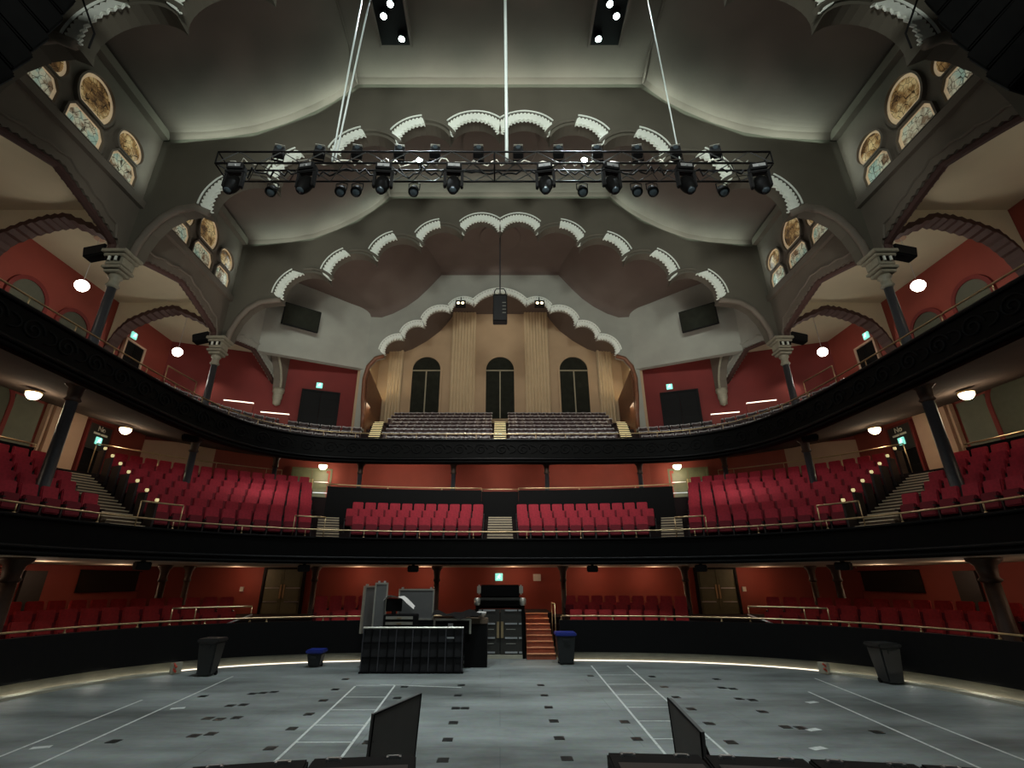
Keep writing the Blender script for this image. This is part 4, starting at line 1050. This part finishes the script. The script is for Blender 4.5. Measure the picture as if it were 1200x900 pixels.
# partition behind the centre balcony block, lit brass cap
for a, b_, nm in ((-6.6, -.75, 'left'), (.75, 6.6, 'right')):
    q = MB(); wall_along(q, B1.line(B1.t_of_x(a), B1.t_of_x(b_), 3.05, .4), 4.8, 6.5, .12); struct(q, 'wall_centre_partition_'+nm, 'black_matte')
    e = rail('partition_rail', 'brass rail on black partition behind the %s centre balcony seats' % nm, B1.line(B1.t_of_x(a), B1.t_of_x(b_), 3.1, .4), 6.6, 6.5, step=2.4)
q = MB(); wall_along(q, B1.line(B1.t_of_x(-.75), B1.t_of_x(.75), 3.4, .3), 5, 6.5, .1); struct(q, 'wall_centre_partition_middle', 'black_matte')
rail('partition_rail', 'brass rail on black partition at the top of the centre stairs', B1.line(B1.t_of_x(-.75), B1.t_of_x(.75), 3.4, .3), 6.6, 6.5)
rail('landing_rail', 'brass rail beside the orange-brown parterre stairs', [(2.05, 20.0), (2.05, 20.5), (2.05, 21.2)], 1.75, 0.0, step=.6)

# ================================================================== LIGHTING TRUSS
TY, TZ, TH, TW = 9.5, 12.55, .39, .62
TX0, TX1 = -7.35, 7.05
tr = empty('lighting_truss', (0, TY, TZ), 'long black box truss hung across the hall carrying stage lights', 'truss')
CH = [(TY, TZ), (TY, TZ+TH), (TY+TW, TZ), (TY+TW, TZ+TH)]
for y, z in CH:
    b = MB(); b.cyl((TX0, y, z), (TX1, y, z), .027, n=8); b.build('chord', 'black_metal', tr, smooth=True)
NBY = 26; st = (TX1-TX0)/NBY
for (y0, z0), (y1, z1) in ((CH[0], CH[1]), (CH[2], CH[3]), (CH[0], CH[2])):
    for i in range(NBY):
        a, c_ = ((y0, z0), (y1, z1)) if i % 2 == 0 else ((y1, z1), (y0, z0))
        b = MB(); b.cyl((TX0+st*i, *a), (TX0+st*(i+1), *c_), .014, n=5); b.build('brace', 'brace_lit_grey', tr)
for i in range(0, NBY+1, 13):
    b = MB()
    for p, q_ in ((0, 1), (2, 3), (0, 2), (1, 3)): b.cyl((TX0+st*i, *CH[p]), (TX0+st*i, *CH[q_]), .02, n=6)
    b.build('end_frame', 'black_metal', tr)
rt = random.Random(3)
b = MB()
P = [(TX0+.3+k*.12, TY+.14+rt.uniform(-.07, .07), TZ+.12+rt.uniform(-.06, .16)) for k in range(114)]
b.tube(P, .02, 5); tag(b.build('power_cable', 'case_silver', None, smooth=True), 'pale cable bundle lying along inside the long truss', 'cable')
b = MB(); P = [(p[0]+.05, p[1]+.32+rt.uniform(-.06, .06), p[2]+rt.uniform(-.06, .06)) for p in P]; b.tube(P, .026, 5); tag(b.build('power_cable', 'black_matte', None, smooth=True), 'black cable bundle lying along inside the long truss', 'cable')
# moving heads
def moving_head():
    r = empty('moving_head_light', (0, 0, 0), None, 'stage light')
    b = MB(); b.b2(-.2, .2, -.14, .14, -.2, 0); b.b2(-.12, .12, -.06, .06, 0, .06); b.build('base', 'black_matte', r, local=True, bevel=.015)
    b = MB(); b.b2(-.25, -.18, -.07, .07, -.72, -.2); b.b2(.18, .25, -.07, .07, -.72, -.2); b.b2(-.25, .25, -.09, .09, -.27, -.2); b.build('yoke', 'black_matte', r, local=True, bevel=.02)
    rm = Matrix.Rotation(R(-24), 3, 'X')
    b = MB(); b.lathe([(.05, .26), (.14, .24), (.18, .1), (.18, -.06), (.16, -.2), (.12, -.34), (.11, -.36)], (0, 0, -.62), 16, rm); b.build('head', 'black_paint', r, local=True, smooth=True)
    b = MB(); b.lathe([(.09, -.362), (.09, -.37), (.02, -.375)], (0, 0, -.62), 14, rm); b.build('lens', 'lens_glass', r, local=True, smooth=True)
    b = MB(); b.b2(-.03, .03, -.17, .17, -.14, -.1); b.b2(-.15, .15, -.145, -.14, -.15, -.06); b.build('handle_panel', 'chrome', r, local=True)
    return r
def txat(px): return (px-586)/570*(TY*.927+10*.3746)
MH = moving_head(); MU = [False]
names = ['outermost at the left end of the truss', 'second from the left end of the truss', 'third from the left end of the truss', 'left of the central cable', 'right of the central cable', 'third from the right end of the truss', 'second from the right end of the truss', 'outermost at the right end of the truss']
for x, n in zip((-6.75, -4.92, -2.97, -1.18, 1.15, 2.83, 4.72, 6.6), names):
    inst(MH, MU, (x, TY, TZ-.088), rt.uniform(-.25, .25), 'black moving head light hanging below the truss, '+n, 'moving heads under the truss')
def par():
    r = empty('par_light', (0, 0, 0), None, 'stage light')
    b = MB(); b.tube([(-.14, 0, -.26), (-.15, 0, -.05), (0, 0, 0), (.15, 0, -.05), (.14, 0, -.26)], .015, 5); b.build('yoke', 'black_metal', r, local=True)
    rm = Matrix.Rotation(R(-30), 3, 'X')
    b = MB(); b.lathe([(.06, .16), (.11, .13), (.13, 0), (.14, -.14), (.12, -.14), (.11, -.1), (.02, -.08)], (0, 0, -.27), 14, rm); b.build('can', 'black_paint', r, local=True, smooth=True)
    b = MB(); b.lathe([(.1, -.1), (.02, -.12)], (0, 0, -.27), 14, rm); b.build('lens', 'lens_glass', r, local=True)
    return r
PA = par(); PU = [False]
pn = ['beside the leftmost moving head', 'left of the left pair', 'right of the left pair', 'single, just left of the central moving heads', 'single, just right of the central moving heads', 'left of the right pair', 'right of the right pair', 'beside the rightmost moving head']
for x, n in zip((-6.1, -4.25, -3.83, -2.3, 2.2, 3.65, 4.07, 5.95), pn):
    inst(PA, PU, (x, TY+TW, TZ-.04), 0, 'small round par light under the truss, '+n, 'par lights under the truss')
def blinder():
    r = empty('blinder_light', (0, 0, 0), None, 'stage light')
    rm = Matrix.Rotation(R(-12), 3, 'X')
    b = MB(); b.box((0, 0, .3), (.26, .18, .34), rm); b.build('housing', 'black_matte', r, local=True, bevel=.015)
    b = MB(); b.box((0, 0, .478), (.25, .17, .02), rm); b.build('top_plate', 'case_silver', r, local=True)
    b = MB()
    for z in (.22, .38): b.lathe([(.075, 0), (.06, .02), (.01, .03)], (0, -.09-(.3-z)*-.21, z), 12, Matrix.Rotation(PI/2, 3, 'X'))
    b.build('lamp_lens', 'lens_glass', r, local=True)
    b = MB(); b.b2(-.15, -.135, -.02, .02, 0, .32); b.b2(.135, .15, -.02, .02, 0, .32); b.b2(-.15, .15, -.02, .02, -.02, .02); b.build('bracket', 'black_metal', r, local=True)
    return r
BL = blinder(); BU = [False]
for i, x in enumerate((-5.95, -4.86, -3.85, -2.71, -1.75, -.58, .49, 1.57, 2.61, 3.69, 4.73, 5.8)):
    inst(BL, BU, (x, TY+TW*.5, TZ+TH+.02), -x*.05, 'black two-lamp blinder standing on the truss, %s from the left end' % ORD[i+1], 'blinders on the truss')
for x, n in ((-2.2, 'left'), (2.3, 'right')):
    e = empty('lit_spotlight', (x, TY+TW, TZ+TH+.28), 'small glaring white spotlight on the truss, %s of the central cable' % n, 'stage light', 'lit spotlights on the truss')
    b = MB(); b.lathe([(.04, -.14), (.08, -.1), (.09, .1)], (x, TY+TW, TZ+TH+.28), 12, Matrix.Rotation(PI/2, 3, 'X')); b.build('can', 'black_metal', e, smooth=True)
    b = MB(); b.lathe([(.085, .1), (.02, .11)], (x, TY+TW, TZ+TH+.28), 12, Matrix.Rotation(PI/2, 3, 'X')); b.build('lens', 'lamp_cool', e)
    b = MB(); b.cyl((x, TY+TW, TZ+TH), (x, TY+TW, TZ+TH+.2), .02, n=6); b.build('stem', 'black_metal', e)
    light('POINT', 'spotlight_glare', (x, TY+TW-.25, TZ+TH+.28), 30, (.86, 1, .98), radius=.05)
# suspension
def hang(label, x, y, z0, x1, y1, z1, m='cable_white', r=.035, name='hanging_cable'):
    b = MB(); b.tube([(x, y, z0), ((x+x1)/2, (y+y1)/2, (z0+z1)/2), (x1, y1, z1)], r, 6)
    return tag(b.build(name, m, None, smooth=True), label, 'cable', 'truss suspension cables')
hang('thick white cable dropping to the middle of the truss', .18, TY+.3, TZ+TH, .15, TY-.2, 21.6, r=.05)
hang('left one of two pale cables at the left third of the truss', -4.48, TY+.3, TZ+TH, -4.35, TY+.2, 21.6, r=.028)
hang('right one of two pale cables at the left third of the truss', -4.4, TY+.3, TZ+TH, -3.9, TY-.1, 21.6, r=.028)
hang('single pale cable at the right third of the truss', 4.8, TY+.3, TZ+TH, 4.6, TY+.1, 21.6, r=.02)
# hanging loudspeaker under the rear vault
e = empty('hanging_speaker', (0, 22.0, 14.86), 'black loudspeaker cabinet hanging on a pole before the rear arch', 'speaker')
b = MB(); b.b2(-.37, .37, 21.8, 22.25, 14.86, 16.45); b.build('cabinet', 'black_matte', e, bevel=.03)
b = MB()
b.b2(-.33, .33, 21.77, 21.8, 14.92, 16.35); b.build('grille', 'speaker_grille', e)
for z in (15.3, 15.5, 15.7, 15.9):
    b = MB(); b.b2(.12, .3, 21.75, 21.775, z, z+.03); b.build('label_bar', 'case_silver', e)
b = MB(); b.tube([(-.34, 22, 16.4), (-.28, 22, 16.75), (-.2, 22, 16.9), (.2, 22, 16.9), (.28, 22, 16.75), (.34, 22, 16.4)], .03, 6); b.build('flying_frame', 'black_metal', e)
b = MB(); b.cyl((0, 22, 16.4), (0, 22, 21.95), .035, n=8); b.build('pole', 'column_iron', e)
# small twin spotlights under the rear arch
for sx, nm in ((-1, 'left'), (1, 'right')):
    e = empty('twin_spotlight', (sx*2.5, 26.7, 18.75), 'small black twin spotlight under the rear arch, %s of the hanging speaker' % nm, 'light', 'twin spotlights')
    b = MB(); b.box((sx*2.5, 26.75, 18.85), (.62, .3, .4)); b.cyl((sx*2.5, 26.8, 19), (sx*2.5, 26.98, 19.6), .03); b.build('housing', 'black_matte', e, bevel=.03)
    for dx in (-.14, .14):
        b = MB(); b.lathe([(.09, 0), (.07, .03), (.01, .035)], (sx*2.5+dx, 26.6, 18.85), 12, Matrix.Rotation(PI/2, 3, 'X')); b.build('lens', 'led_warm', e)

# ================================================================== LINE ARRAYS AT THE TOP CORNERS
for sx, nm in ((-1, 'left'), (1, 'right')):
    e = empty('line_array_speaker', (sx*9.0, 5.6, 9.5), 'big black line array speaker hanging at the top %s corner' % nm, 'speaker', 'line arrays')
    for k in range(8):
        c = Vector((sx*(9.15-.02*k), 5.75-.03*k*k*.3, 14.6-.62*k)); rm = Matrix.Rotation(R(14)*sx, 3, 'Z') @ Matrix.Rotation(R(-2.5*k), 3, 'X')
        b = MB(); b.box(c, (1.7, .9, .56), rm); cb = b.build('cabinet', 'black_paint', e, bevel=.03)
        b = MB(); b.box(c+rm @ Vector((0, .46, 0)), (1.5, .03, .48), rm); b.build('grille', 'speaker_grille', cb)
        for s_ in (-1, 1):
            b = MB(); b.cyl(c+rm @ Vector((s_*.45, -.44, 0)), c+rm @ Vector((s_*.45, -.47, 0)), .17, n=16); b.build('rear_port', 'black_matte', cb)
        b = MB(); b.box(c+rm @ Vector((0, -.47, .05)), (.3, .04, .1), rm); b.build('handle', 'black_metal', cb)
    b = MB(); b.box((sx*9.15, 5.9, 15.05), (1.5, 1.3, .12)); b.build('flying_bumper', 'black_metal', e)
    b = MB(); b.cyl((sx*9.15, 5.7, 15.1), (sx*8.7, 5.7, 19.2), .04); b.build('chain', 'black_metal', e)
    b = MB(); b.tube([(sx*9.0, 6.6, 14.2), (sx*8.5, 6.7, 13.2), (sx*8.35, 6.6, 12.6)], .02, 6); b.build('lead', 'black_matte', e)
# bar light on bracket near the left array
# ================================================================== FLOOR OBJECTS
# mixing position with black framed skirt
e = empty('mixing_desk_riser', (-2.66, 16.7, 0), 'long black framed barrier skirt in front of the mixing position', 'barrier')
b = MB(); b.b2(-4.2, -1.12, 16.72, 16.8, .04, 1.2); b.build('skirt_panel', 'skirt_cloth', e)
b = MB(); b.tube([(-4.2, 16.68, 1.22), (-1.12, 16.68, 1.22)], .03, 6); b.build('top_rail', 'case_silver', e)
b = MB(); b.b2(-4.22, -1.1, 16.62, 16.78, 0, .05); b.build('foot_plate', 'black_metal', e)
for i in range(13):
    x = -4.18+i*.2525; b = MB(); b.b2(x-.015, x+.015, 16.66, 16.72, .04, 1.2); b.build('upright', 'black_metal' if i % 2 else 'column_iron', e)
for z in (.42, .82):
    b = MB(); b.b2(-4.2, -1.12, 16.67, 16.72, z-.012, z+.012); b.build('cross_bar', 'black_metal', e)
b = MB(); b.b2(-1.62, -1.4, 16.64, 16.67, .93, .97); b.build('bright_latch', 'chrome', e)
b = MB(); b.b2(-4.1, -1.2, 17.0, 18.4, 0, .12); b.b2(-4.1, -1.2, 17.0, 18.4, .9, 1.0); b.b2(-4.1, -4.0, 17, 18.4, 0, .95); b.b2(-1.3, -1.2, 17, 18.4, 0, .95)
tag(b.build('work_table', 'black_matte', None), 'black table behind the framed skirt under the sound gear', 'table')
def panel(label, x, y, z0, wd, ht, rz, name='case_lid', cat='case lid'):
    e = empty(name, (x, y, z0), label, cat, None, 0); rm = Matrix.Rotation(rz, 3, 'Z')
    b = MB(); b.box((x, y, z0+ht/2), (wd-.06, .05, ht-.06), rm); b.build('lid_panel', 'grey_panel', e)
    b = MB()
    for s_ in (-1, 1):
        c = Vector((x, y, z0+ht/2))+rm @ Vector((s_*(wd/2-.02), 0, 0)); b.box(c, (.05, .09, ht), rm)
        b.box((x, y, z0+ht/2+s_*(ht/2-.02)), (wd, .09, .05), rm)
    b.build('metal_edge', 'case_silver', e)
    for s_ in (-1, 1):
        c = Vector((x, y, z0+ht-.04))+rm @ Vector((s_*(wd/2-.12), 0, .07)); b = MB(); b.box(c, (.07, .07, .06), rm); b.build('corner_castor', 'chrome', e)
    return e
panel('tall grey case lid with silver edges seen edge-on at the left of the desk', -4.3, 17.75, 1.0, .75, 1.4, R(62))
panel('narrow tall grey case lid with bright silver edge beside it', -3.93, 17.5, 1.0, .42, 1.5, R(10))
panel('wide dark case lid with silver frame standing behind the desk', -2.85, 18.1, 1.35, 1.22, .95, R(-2))
e = empty('equipment_rack', (-3.2, 17.5, 1.0), 'low black equipment rack with silver drawers under the dark case lid', 'rack')
b = MB(); b.b2(-3.75, -2.7, 17.3, 17.9, 1.0, 1.55); b.build('rack_case', 'black_matte', e, bevel=.02)
for z in (1.1, 1.26, 1.42):
    b = MB(); b.b2(-3.66, -2.8, 17.25, 17.3, z, z+.08); b.build('drawer', 'case_silver', e)
    b = MB(); b.b2(-3.3, -3.15, 17.23, 17.25, z+.02, z+.05); b.build('latch', 'brass', e)
e = empty('desk_monitor', (-3.45, 17.4, 1.56), 'small dark monitor screen standing on the equipment rack', 'monitor')
b = MB(); b.b2(-3.72, -3.2, 17.4, 17.46, 1.64, 2.02); b.build('screen', 'black_paint', e, bevel=.01)
b = MB(); b.b2(-3.52, -3.4, 17.4, 17.5, 1.56, 1.66); b.build('stand', 'black_matte', e)
c_ = MB(); vs = []
for i in range(9):
    for j in range(7):
        u, v = i/8, j/6; vs.append((-3.8+1.0*u, 17.32+.3*v+.03*math.sin(9*u), 2.08+.04*math.sin(7*u+3*v)-(.45*max(0, u-.6)*2.2)*(1-.3*v)-(.35*max(0, .12-u)*3)))
c_.add(vs, [(i*7+j, i*7+j+1, (i+1)*7+j+1, (i+1)*7+j) for i in range(8) for j in range(6)])
tag(c_.build('white_cloth', 'white_cloth', None, smooth=True), 'crumpled white cloth thrown over the small monitor', 'cloth')
e = empty('mixing_console', (-1.5, 17.5, 1.0), 'mixing console in a flight case under a black cover, right of the desk', 'console')
b = MB(); b.b2(-2.1, -.95, 17.3, 18.0, 1.0, 1.42); b.build('flight_case', 'black_matte', e, bevel=.02)
b = MB()
for x in (-2.1, -.95): b.b2(x-.03, x+.03, 17.28, 17.33, 1.0, 1.42)
b.b2(-2.1, -.95, 17.28, 17.33, 1.38, 1.44); b.build('metal_edge', 'case_silver', e)
b = MB(); vs = []
for i in range(13):
    for j in range(6):
        u, v = i/12, j/5; vs.append((-2.2+1.6*u, 17.15+.9*v, 1.5+.1*v+.05*math.sin(8*u+2*v)+.03*math.sin(19*u)))
b.add(vs, [(i*6+j, i*6+j+1, (i+1)*6+j+1, (i+1)*6+j) for i in range(12) for j in range(5)]); b.build('dust_cover', 'black_matte', e, smooth=True)
b = MB(); b.b2(-1.66, -1.5, 17.26, 17.29, 1.2, 1.3); b.build('lock_plate', 'chrome', e)
b = MB(); b.lathe([(.06, 0), (.15, .14), (.16, .2), (.14, .2), (.05, .05)], (-.62, 18.0, 1.4), 16); tag(b.build('white_bowl', 'white_cloth', None, smooth=True), 'white bowl on the brown box between console and black doors', 'bowl')
e = empty('wooden_box', (-.95, 18.0, 0), 'tall dark wooden box beside the black double doors', 'box')
b = MB(); b.b2(-1.15, -.62+.2, 17.75, 18.5, 0, 1.25); b.build('carcass', 'door_dark', e); b = MB(); b.b2(-1.18, -.4, 17.72, 18.53, 1.25, 1.4); b.build('top', 'step_wood', e, bevel=.02)
# black vestibule with double doors
e = empty('door_vestibule', (0, 19.6, 0), 'black padded vestibule box with double doors and brass pulls under the balcony', 'vestibule')
b = MB()
for s_ in (-1, 1): b.b2(min(s_*.80, s_*.90), max(s_*.80, s_*.90), 19.6, 21.6, 0, 1.85)
b.b2(-.9, .9, 19.7, 21.6, 1.7, 1.85); b.build('side_walls', 'black_paint', e)
for s_ in (-1, 1):
    l = MB(); x0, x1 = sorted((s_*.012, s_*.79)); l.b2(x0, x1, 19.66, 19.72, .12, 1.6); L = l.build('door_leaf', 'door_grey', e)
    for z in (.2, .66, 1.12, 1.56):
        h = MB(); h.b2(*sorted((s_*.18, s_*.62)), 19.62, 19.66, z-.03, z+.02); h.b2(*sorted((s_*.68, s_*.78)), 19.62, 19.66, z-.03, z+.02); h.build('chrome_bar', 'chrome', L)
    for z in (.46, .92):
        h = MB(); h.b2(*sorted((s_*.22, s_*.56)), 19.645, 19.66, z, z+.02); h.build('thin_bar', 'case_silver', L)
    h = MB(); h.b2(*sorted((s_*.03, s_*.12)), 19.59, 19.66, .66, 1.18); h.build('pull_plate', 'brass', L)
    h = MB(); h.lathe([(.09, 0), (.12, .06), (.12, .2), (.08, .26)], (s_*.84, 19.62, 1.72), 12, Matrix.Rotation(PI/2*s_, 3, 'Y') if False else None); h.build('roll_pad', 'case_silver', e, smooth=True)
    h = MB(); h.b2(*sorted((s_*.72, s_*.86)), 19.75, 20.1, 2.08, 2.42); h.build('corner_pad', 'case_silver', e, bevel=.05)
b = MB(); b.b2(-.73, .73, 19.8, 20.2, 2.0, 2.42); b.build('upper_panel', 'black_paint', e, bevel=.03)
b = MB(); b.b2(-.8, .8, 19.62, 19.75, 1.88, 1.98); b.build('canopy_bar', 'door_grey', e, bevel=.03)
b = MB(); b.b2(-.76, .76, 20.0, 20.05, 1.6, 2.0); b.build('dark_gap', 'black_matte', e)
b = MB(); b.b2(-.8, .8, 19.6, 19.75, 0, .12); b.build('threshold', 'kerb_grey', e)
# bins
def wheel_bin(x, y, ht, wd, label, lid, m='bin_black', tb=None):
    e = empty('waste_bin', (x, y, 0), label, 'bin', 'waste bins')
    b = MB(); h = wd/2; t_ = h*1.12
    vs = [(x-h*.82, y-h*.82, .03), (x+h*.82, y-h*.82, .03), (x+h*.82, y+h*.82, .03), (x-h*.82, y+h*.82, .03), (x-t_, y-t_, ht-.1), (x+t_, y-t_, ht-.1), (x+t_, y+t_, ht-.1), (x-t_, y+t_, ht-.1)]
    b.add(vs, [(0, 3, 2, 1), (4, 5, 6, 7), (0, 1, 5, 4), (1, 2, 6, 5), (2, 3, 7, 6), (3, 0, 4, 7)]); b.build('bin_body', m, e, bevel=.03)
    b = MB(); b.box((x, y, ht-.05), (t_*2+.08, t_*2+.08, .11)); b.build('lid' if lid != m else 'rim', lid, e, bevel=.03)
    for s_ in (-1, 1):
        b = MB(); b.cyl((x+s_*h*.7, y+h*.6, .06), (x+s_*h*.9, y+h*.6, .06), .06); b.build('wheel', 'black_matte', e)
    b = MB(); b.box((x, y-t_-.03, ht-.2), (wd*.4, .03, .06)); b.build('grip', m, e)
wheel_bin(-8.55, 16.3, .98, .48, 'tall black bin standing near the left striped kerb end', 'bin_black')
wheel_bin(-5.95, 17.9, .5, .42, 'low black bin with blue rim at the parterre wall', 'blue_plastic')
wheel_bin(2.2, 18.5, .95, .56, 'tall black bin with bright blue lid right of the wooden stairs', 'blue_plastic')
wheel_bin(10.55, 15.15, .98, .5, 'tall black bin by the curved wall on the right', 'bin_black')
# striped kerb ends with floor glow
for sx, nm in ((-1, 'left'), (1, 'right')):
    e = empty('kerb_end_block', (sx*9.6, 16.6, 0), 'pale kerb end block with red hazard stripes on the %s' % nm, 'kerb', 'striped kerb ends')
    b = MB(); b.box((sx*9.65, 16.6, .15), (.16, .3, .3), rz=R(20)*sx); b.build('block', 'kerb_grey', e, bevel=.02)
    for k in range(2):
        b = MB(); b.box((sx*9.6, 16.45, .12+.12*k), (.17, .03, .05), Matrix.Rotation(R(20)*sx, 3, 'Z') @ Matrix.Rotation(R(35), 3, 'Y')); b.build('hazard_stripe', 'hazard_red', e)
    L = PW.line(PW.t_of_x(sx*9.8), PW.t_of_x(sx*9.8)+sx*5.5, -.35, .3)
    e = empty('kerb_ramp', (L[0][0], L[0][1], 0), 'low pale curved kerb along the foot of the %s side wall' % nm, 'kerb', 'curved kerbs')
    q = MB(); wall_along(q, L if sx > 0 else L[::-1], 0, .06, .3); q.build('kerb_body', 'kerb_grey', e)
    # folded barrier arm and handrail leaning on the wall
    p, nr = PW.at(PW.t_of_x(sx*9.3), -.1)
    b = MB(); b.tube([(sx*8.4, p[1]+.95, 1.5), (sx*9.2, p[1]+.3, 1.15), (sx*9.75, p[1]-.15, .95), (sx*10.1, p[1]-.4, .95)], .025, 6); tag(b.build('leaning_pole', 'chrome', None, smooth=True), 'thin metal pole slanting over the %s parterre wall' % nm, 'pole', 'slanting poles')
# speakers under the lower balcony edge
for i, (x, y, nm) in enumerate(((-10.7, 15.4, 'leftmost'), (-7.1, 18.8, 'second from the left'), (-3.3, 20.0, 'left of the centre'), (3.5, 20.0, 'right of the centre'), (7.25, 18.75, 'second from the right'), (10.5, 15.6, 'rightmost'))):
    e = empty('delay_speaker', (x, y, 3.0), 'small black speaker under the lower balcony edge, '+nm, 'speaker', 'speakers under the balcony edge')
    (x, y), nr = B1.at(B1.t_of_x(x), .3); rz = math.atan2(nr[1], nr[0])-PI/2; e.location = (x, y, 3.0)
    b = MB(); b.box((x, y, 2.99), (.42, .3, .24), rz=rz); b.build('cabinet', 'black_matte', e, bevel=.03)
    b = MB(); b.box((x, y, 3.12), (.1, .1, .08), rz=rz); b.build('bracket', 'black_metal', e)
for sx, nm in ((-1, 'left'), (1, 'right')):
    e = empty('soffit_speaker', (sx*12.7, 19.0, 8.0), 'small black speaker under the gallery edge near the pale panel, %s side' % nm, 'speaker', 'speakers under the gallery edge')
    b = MB(); b.box((sx*12.75, 19.4, 8.0), (.6, .45, .22), rz=R(-30)*sx); b.build('cabinet', 'black_matte', e, bevel=.04)
    b = MB(); b.box((sx*12.75, 19.4, 8.14), (.1, .1, .12)); b.build('bracket', 'black_metal', e)
# ================================================================== STAGE EDGE
def edge_cab(x0, x1, y0, y1, label):
    """front fill cabinet on the stage lip, from (x0,y0) to (x1,y1)"""
    cx_, cy_ = (x0+x1)/2, (y0+y1)/2; l = math.dist((x0, y0), (x1, y1)); rz = math.atan2(y1-y0, x1-x0); rm = Matrix.Rotation(rz, 3, 'Z')
    e = empty('front_fill_speaker', (cx_, cy_, 1.0), label, 'speaker', 'front fill speakers on the stage edge')
    c = Vector((cx_, cy_-.24, 1.25)); c = Vector((cx_, cy_, 1.25))+rm @ Vector((0, -.25, 0))
    b = MB(); b.box(c, (l-.012, .5, .5), rm); b.build('cabinet', 'black_matte', e, bevel=.012)
    b = MB(); b.box(c+rm @ Vector((0, -.1, .252)), (l-.1, .26, .012), rm); b.build('grille', 'speaker_grille', e)
    for s_ in (-.28, .28):
        h = MB(); o_ = c+rm @ Vector((s_*l, .2, .256)); h.box(o_, (.09, .02, .014), rm); h.box(o_+rm @ Vector((-.04, -.015, 0)), (.014, .04, .014), rm); h.box(o_+rm @ Vector((.04, -.015, 0)), (.014, .04, .014), rm); h.build('chrome_latch', 'chrome', e)
edge_cab(-1.22, -.55, 3.84, 3.92, 'black perforated speaker on the stage edge, just left of the central gap')
edge_cab(-1.92, -1.23, 3.69, 3.83, 'black perforated speaker at the left end of the stage edge')
edge_cab(.71, 1.33, 3.96, 3.92, 'black perforated speaker on the stage edge, just right of the central gap')
edge_cab(1.34, 1.98, 3.92, 3.84, 'black perforated speaker on the stage edge, second right of the gap')
edge_cab(1.99, 2.62, 3.84, 3.74, 'black perforated speaker on the stage edge, third right of the gap')
edge_cab(2.63, 3.3, 3.74, 3.6, 'black perforated speaker at the right end of the stage edge')
q = MB(); q.b2(-14, 14, 3.4, 4.05, .0, .995); struct(q, 'trim_6', 'black_matte')
def flat_panel(quad, leg, label):
    e = empty('tilted_display', quad[2], label, 'screen', 'tilted displays at the stage edge')
    Q = [Vector(p) for p in quad]; n = (Q[1]-Q[0]).cross(Q[3]-Q[0]).normalized()*.035
    b = MB(); b.add(Q+[p+n for p in Q], [(0, 1, 2, 3), (7, 6, 5, 4), (0, 4, 5, 1), (1, 5, 6, 2), (2, 6, 7, 3), (3, 7, 4, 0)]); b.build('panel', 'grey_panel', e)
    b = MB(); b.tube(Q+[Q[0]], .007, 5); b.build('edge_trim', 'black_matte', e)
    b = MB()
    for a, c in leg: b.cyl(a, c, .012, n=6)
    b.build('stand', 'black_metal', e)
flat_panel([(-.95, 4.35, 1.63), (-.66, 4.75, 1.69), (-.69, 4.75, 1.2), (-.97, 4.35, 1.2)], [((-.955, 4.37, 1.46), (-1.03, 4.4, 1.2)), ((-.7, 4.75, 1.2), (-.7, 4.78, 1.0)), ((-.96, 4.4, 1.2), (-1.03, 4.4, 1.0))], 'tilted grey display panel on a black stand, left of the stage edge gap')
flat_panel([(1.4, 4.75, 1.66), (1.48, 4.3, 1.53), (1.47, 4.3, 1.2), (1.42, 4.75, 1.2)], [((1.485, 4.32, 1.5), (1.6, 4.35, 1.2)), ((1.485, 4.32, 1.42), (1.55, 4.35, 1.2)), ((1.46, 4.5, 1.2), (1.46, 4.5, 1.0)), ((1.6, 4.35, 1.2), (1.6, 4.35, 1.0))], 'tilted grey display panel on a black stand, right of the stage edge gap')
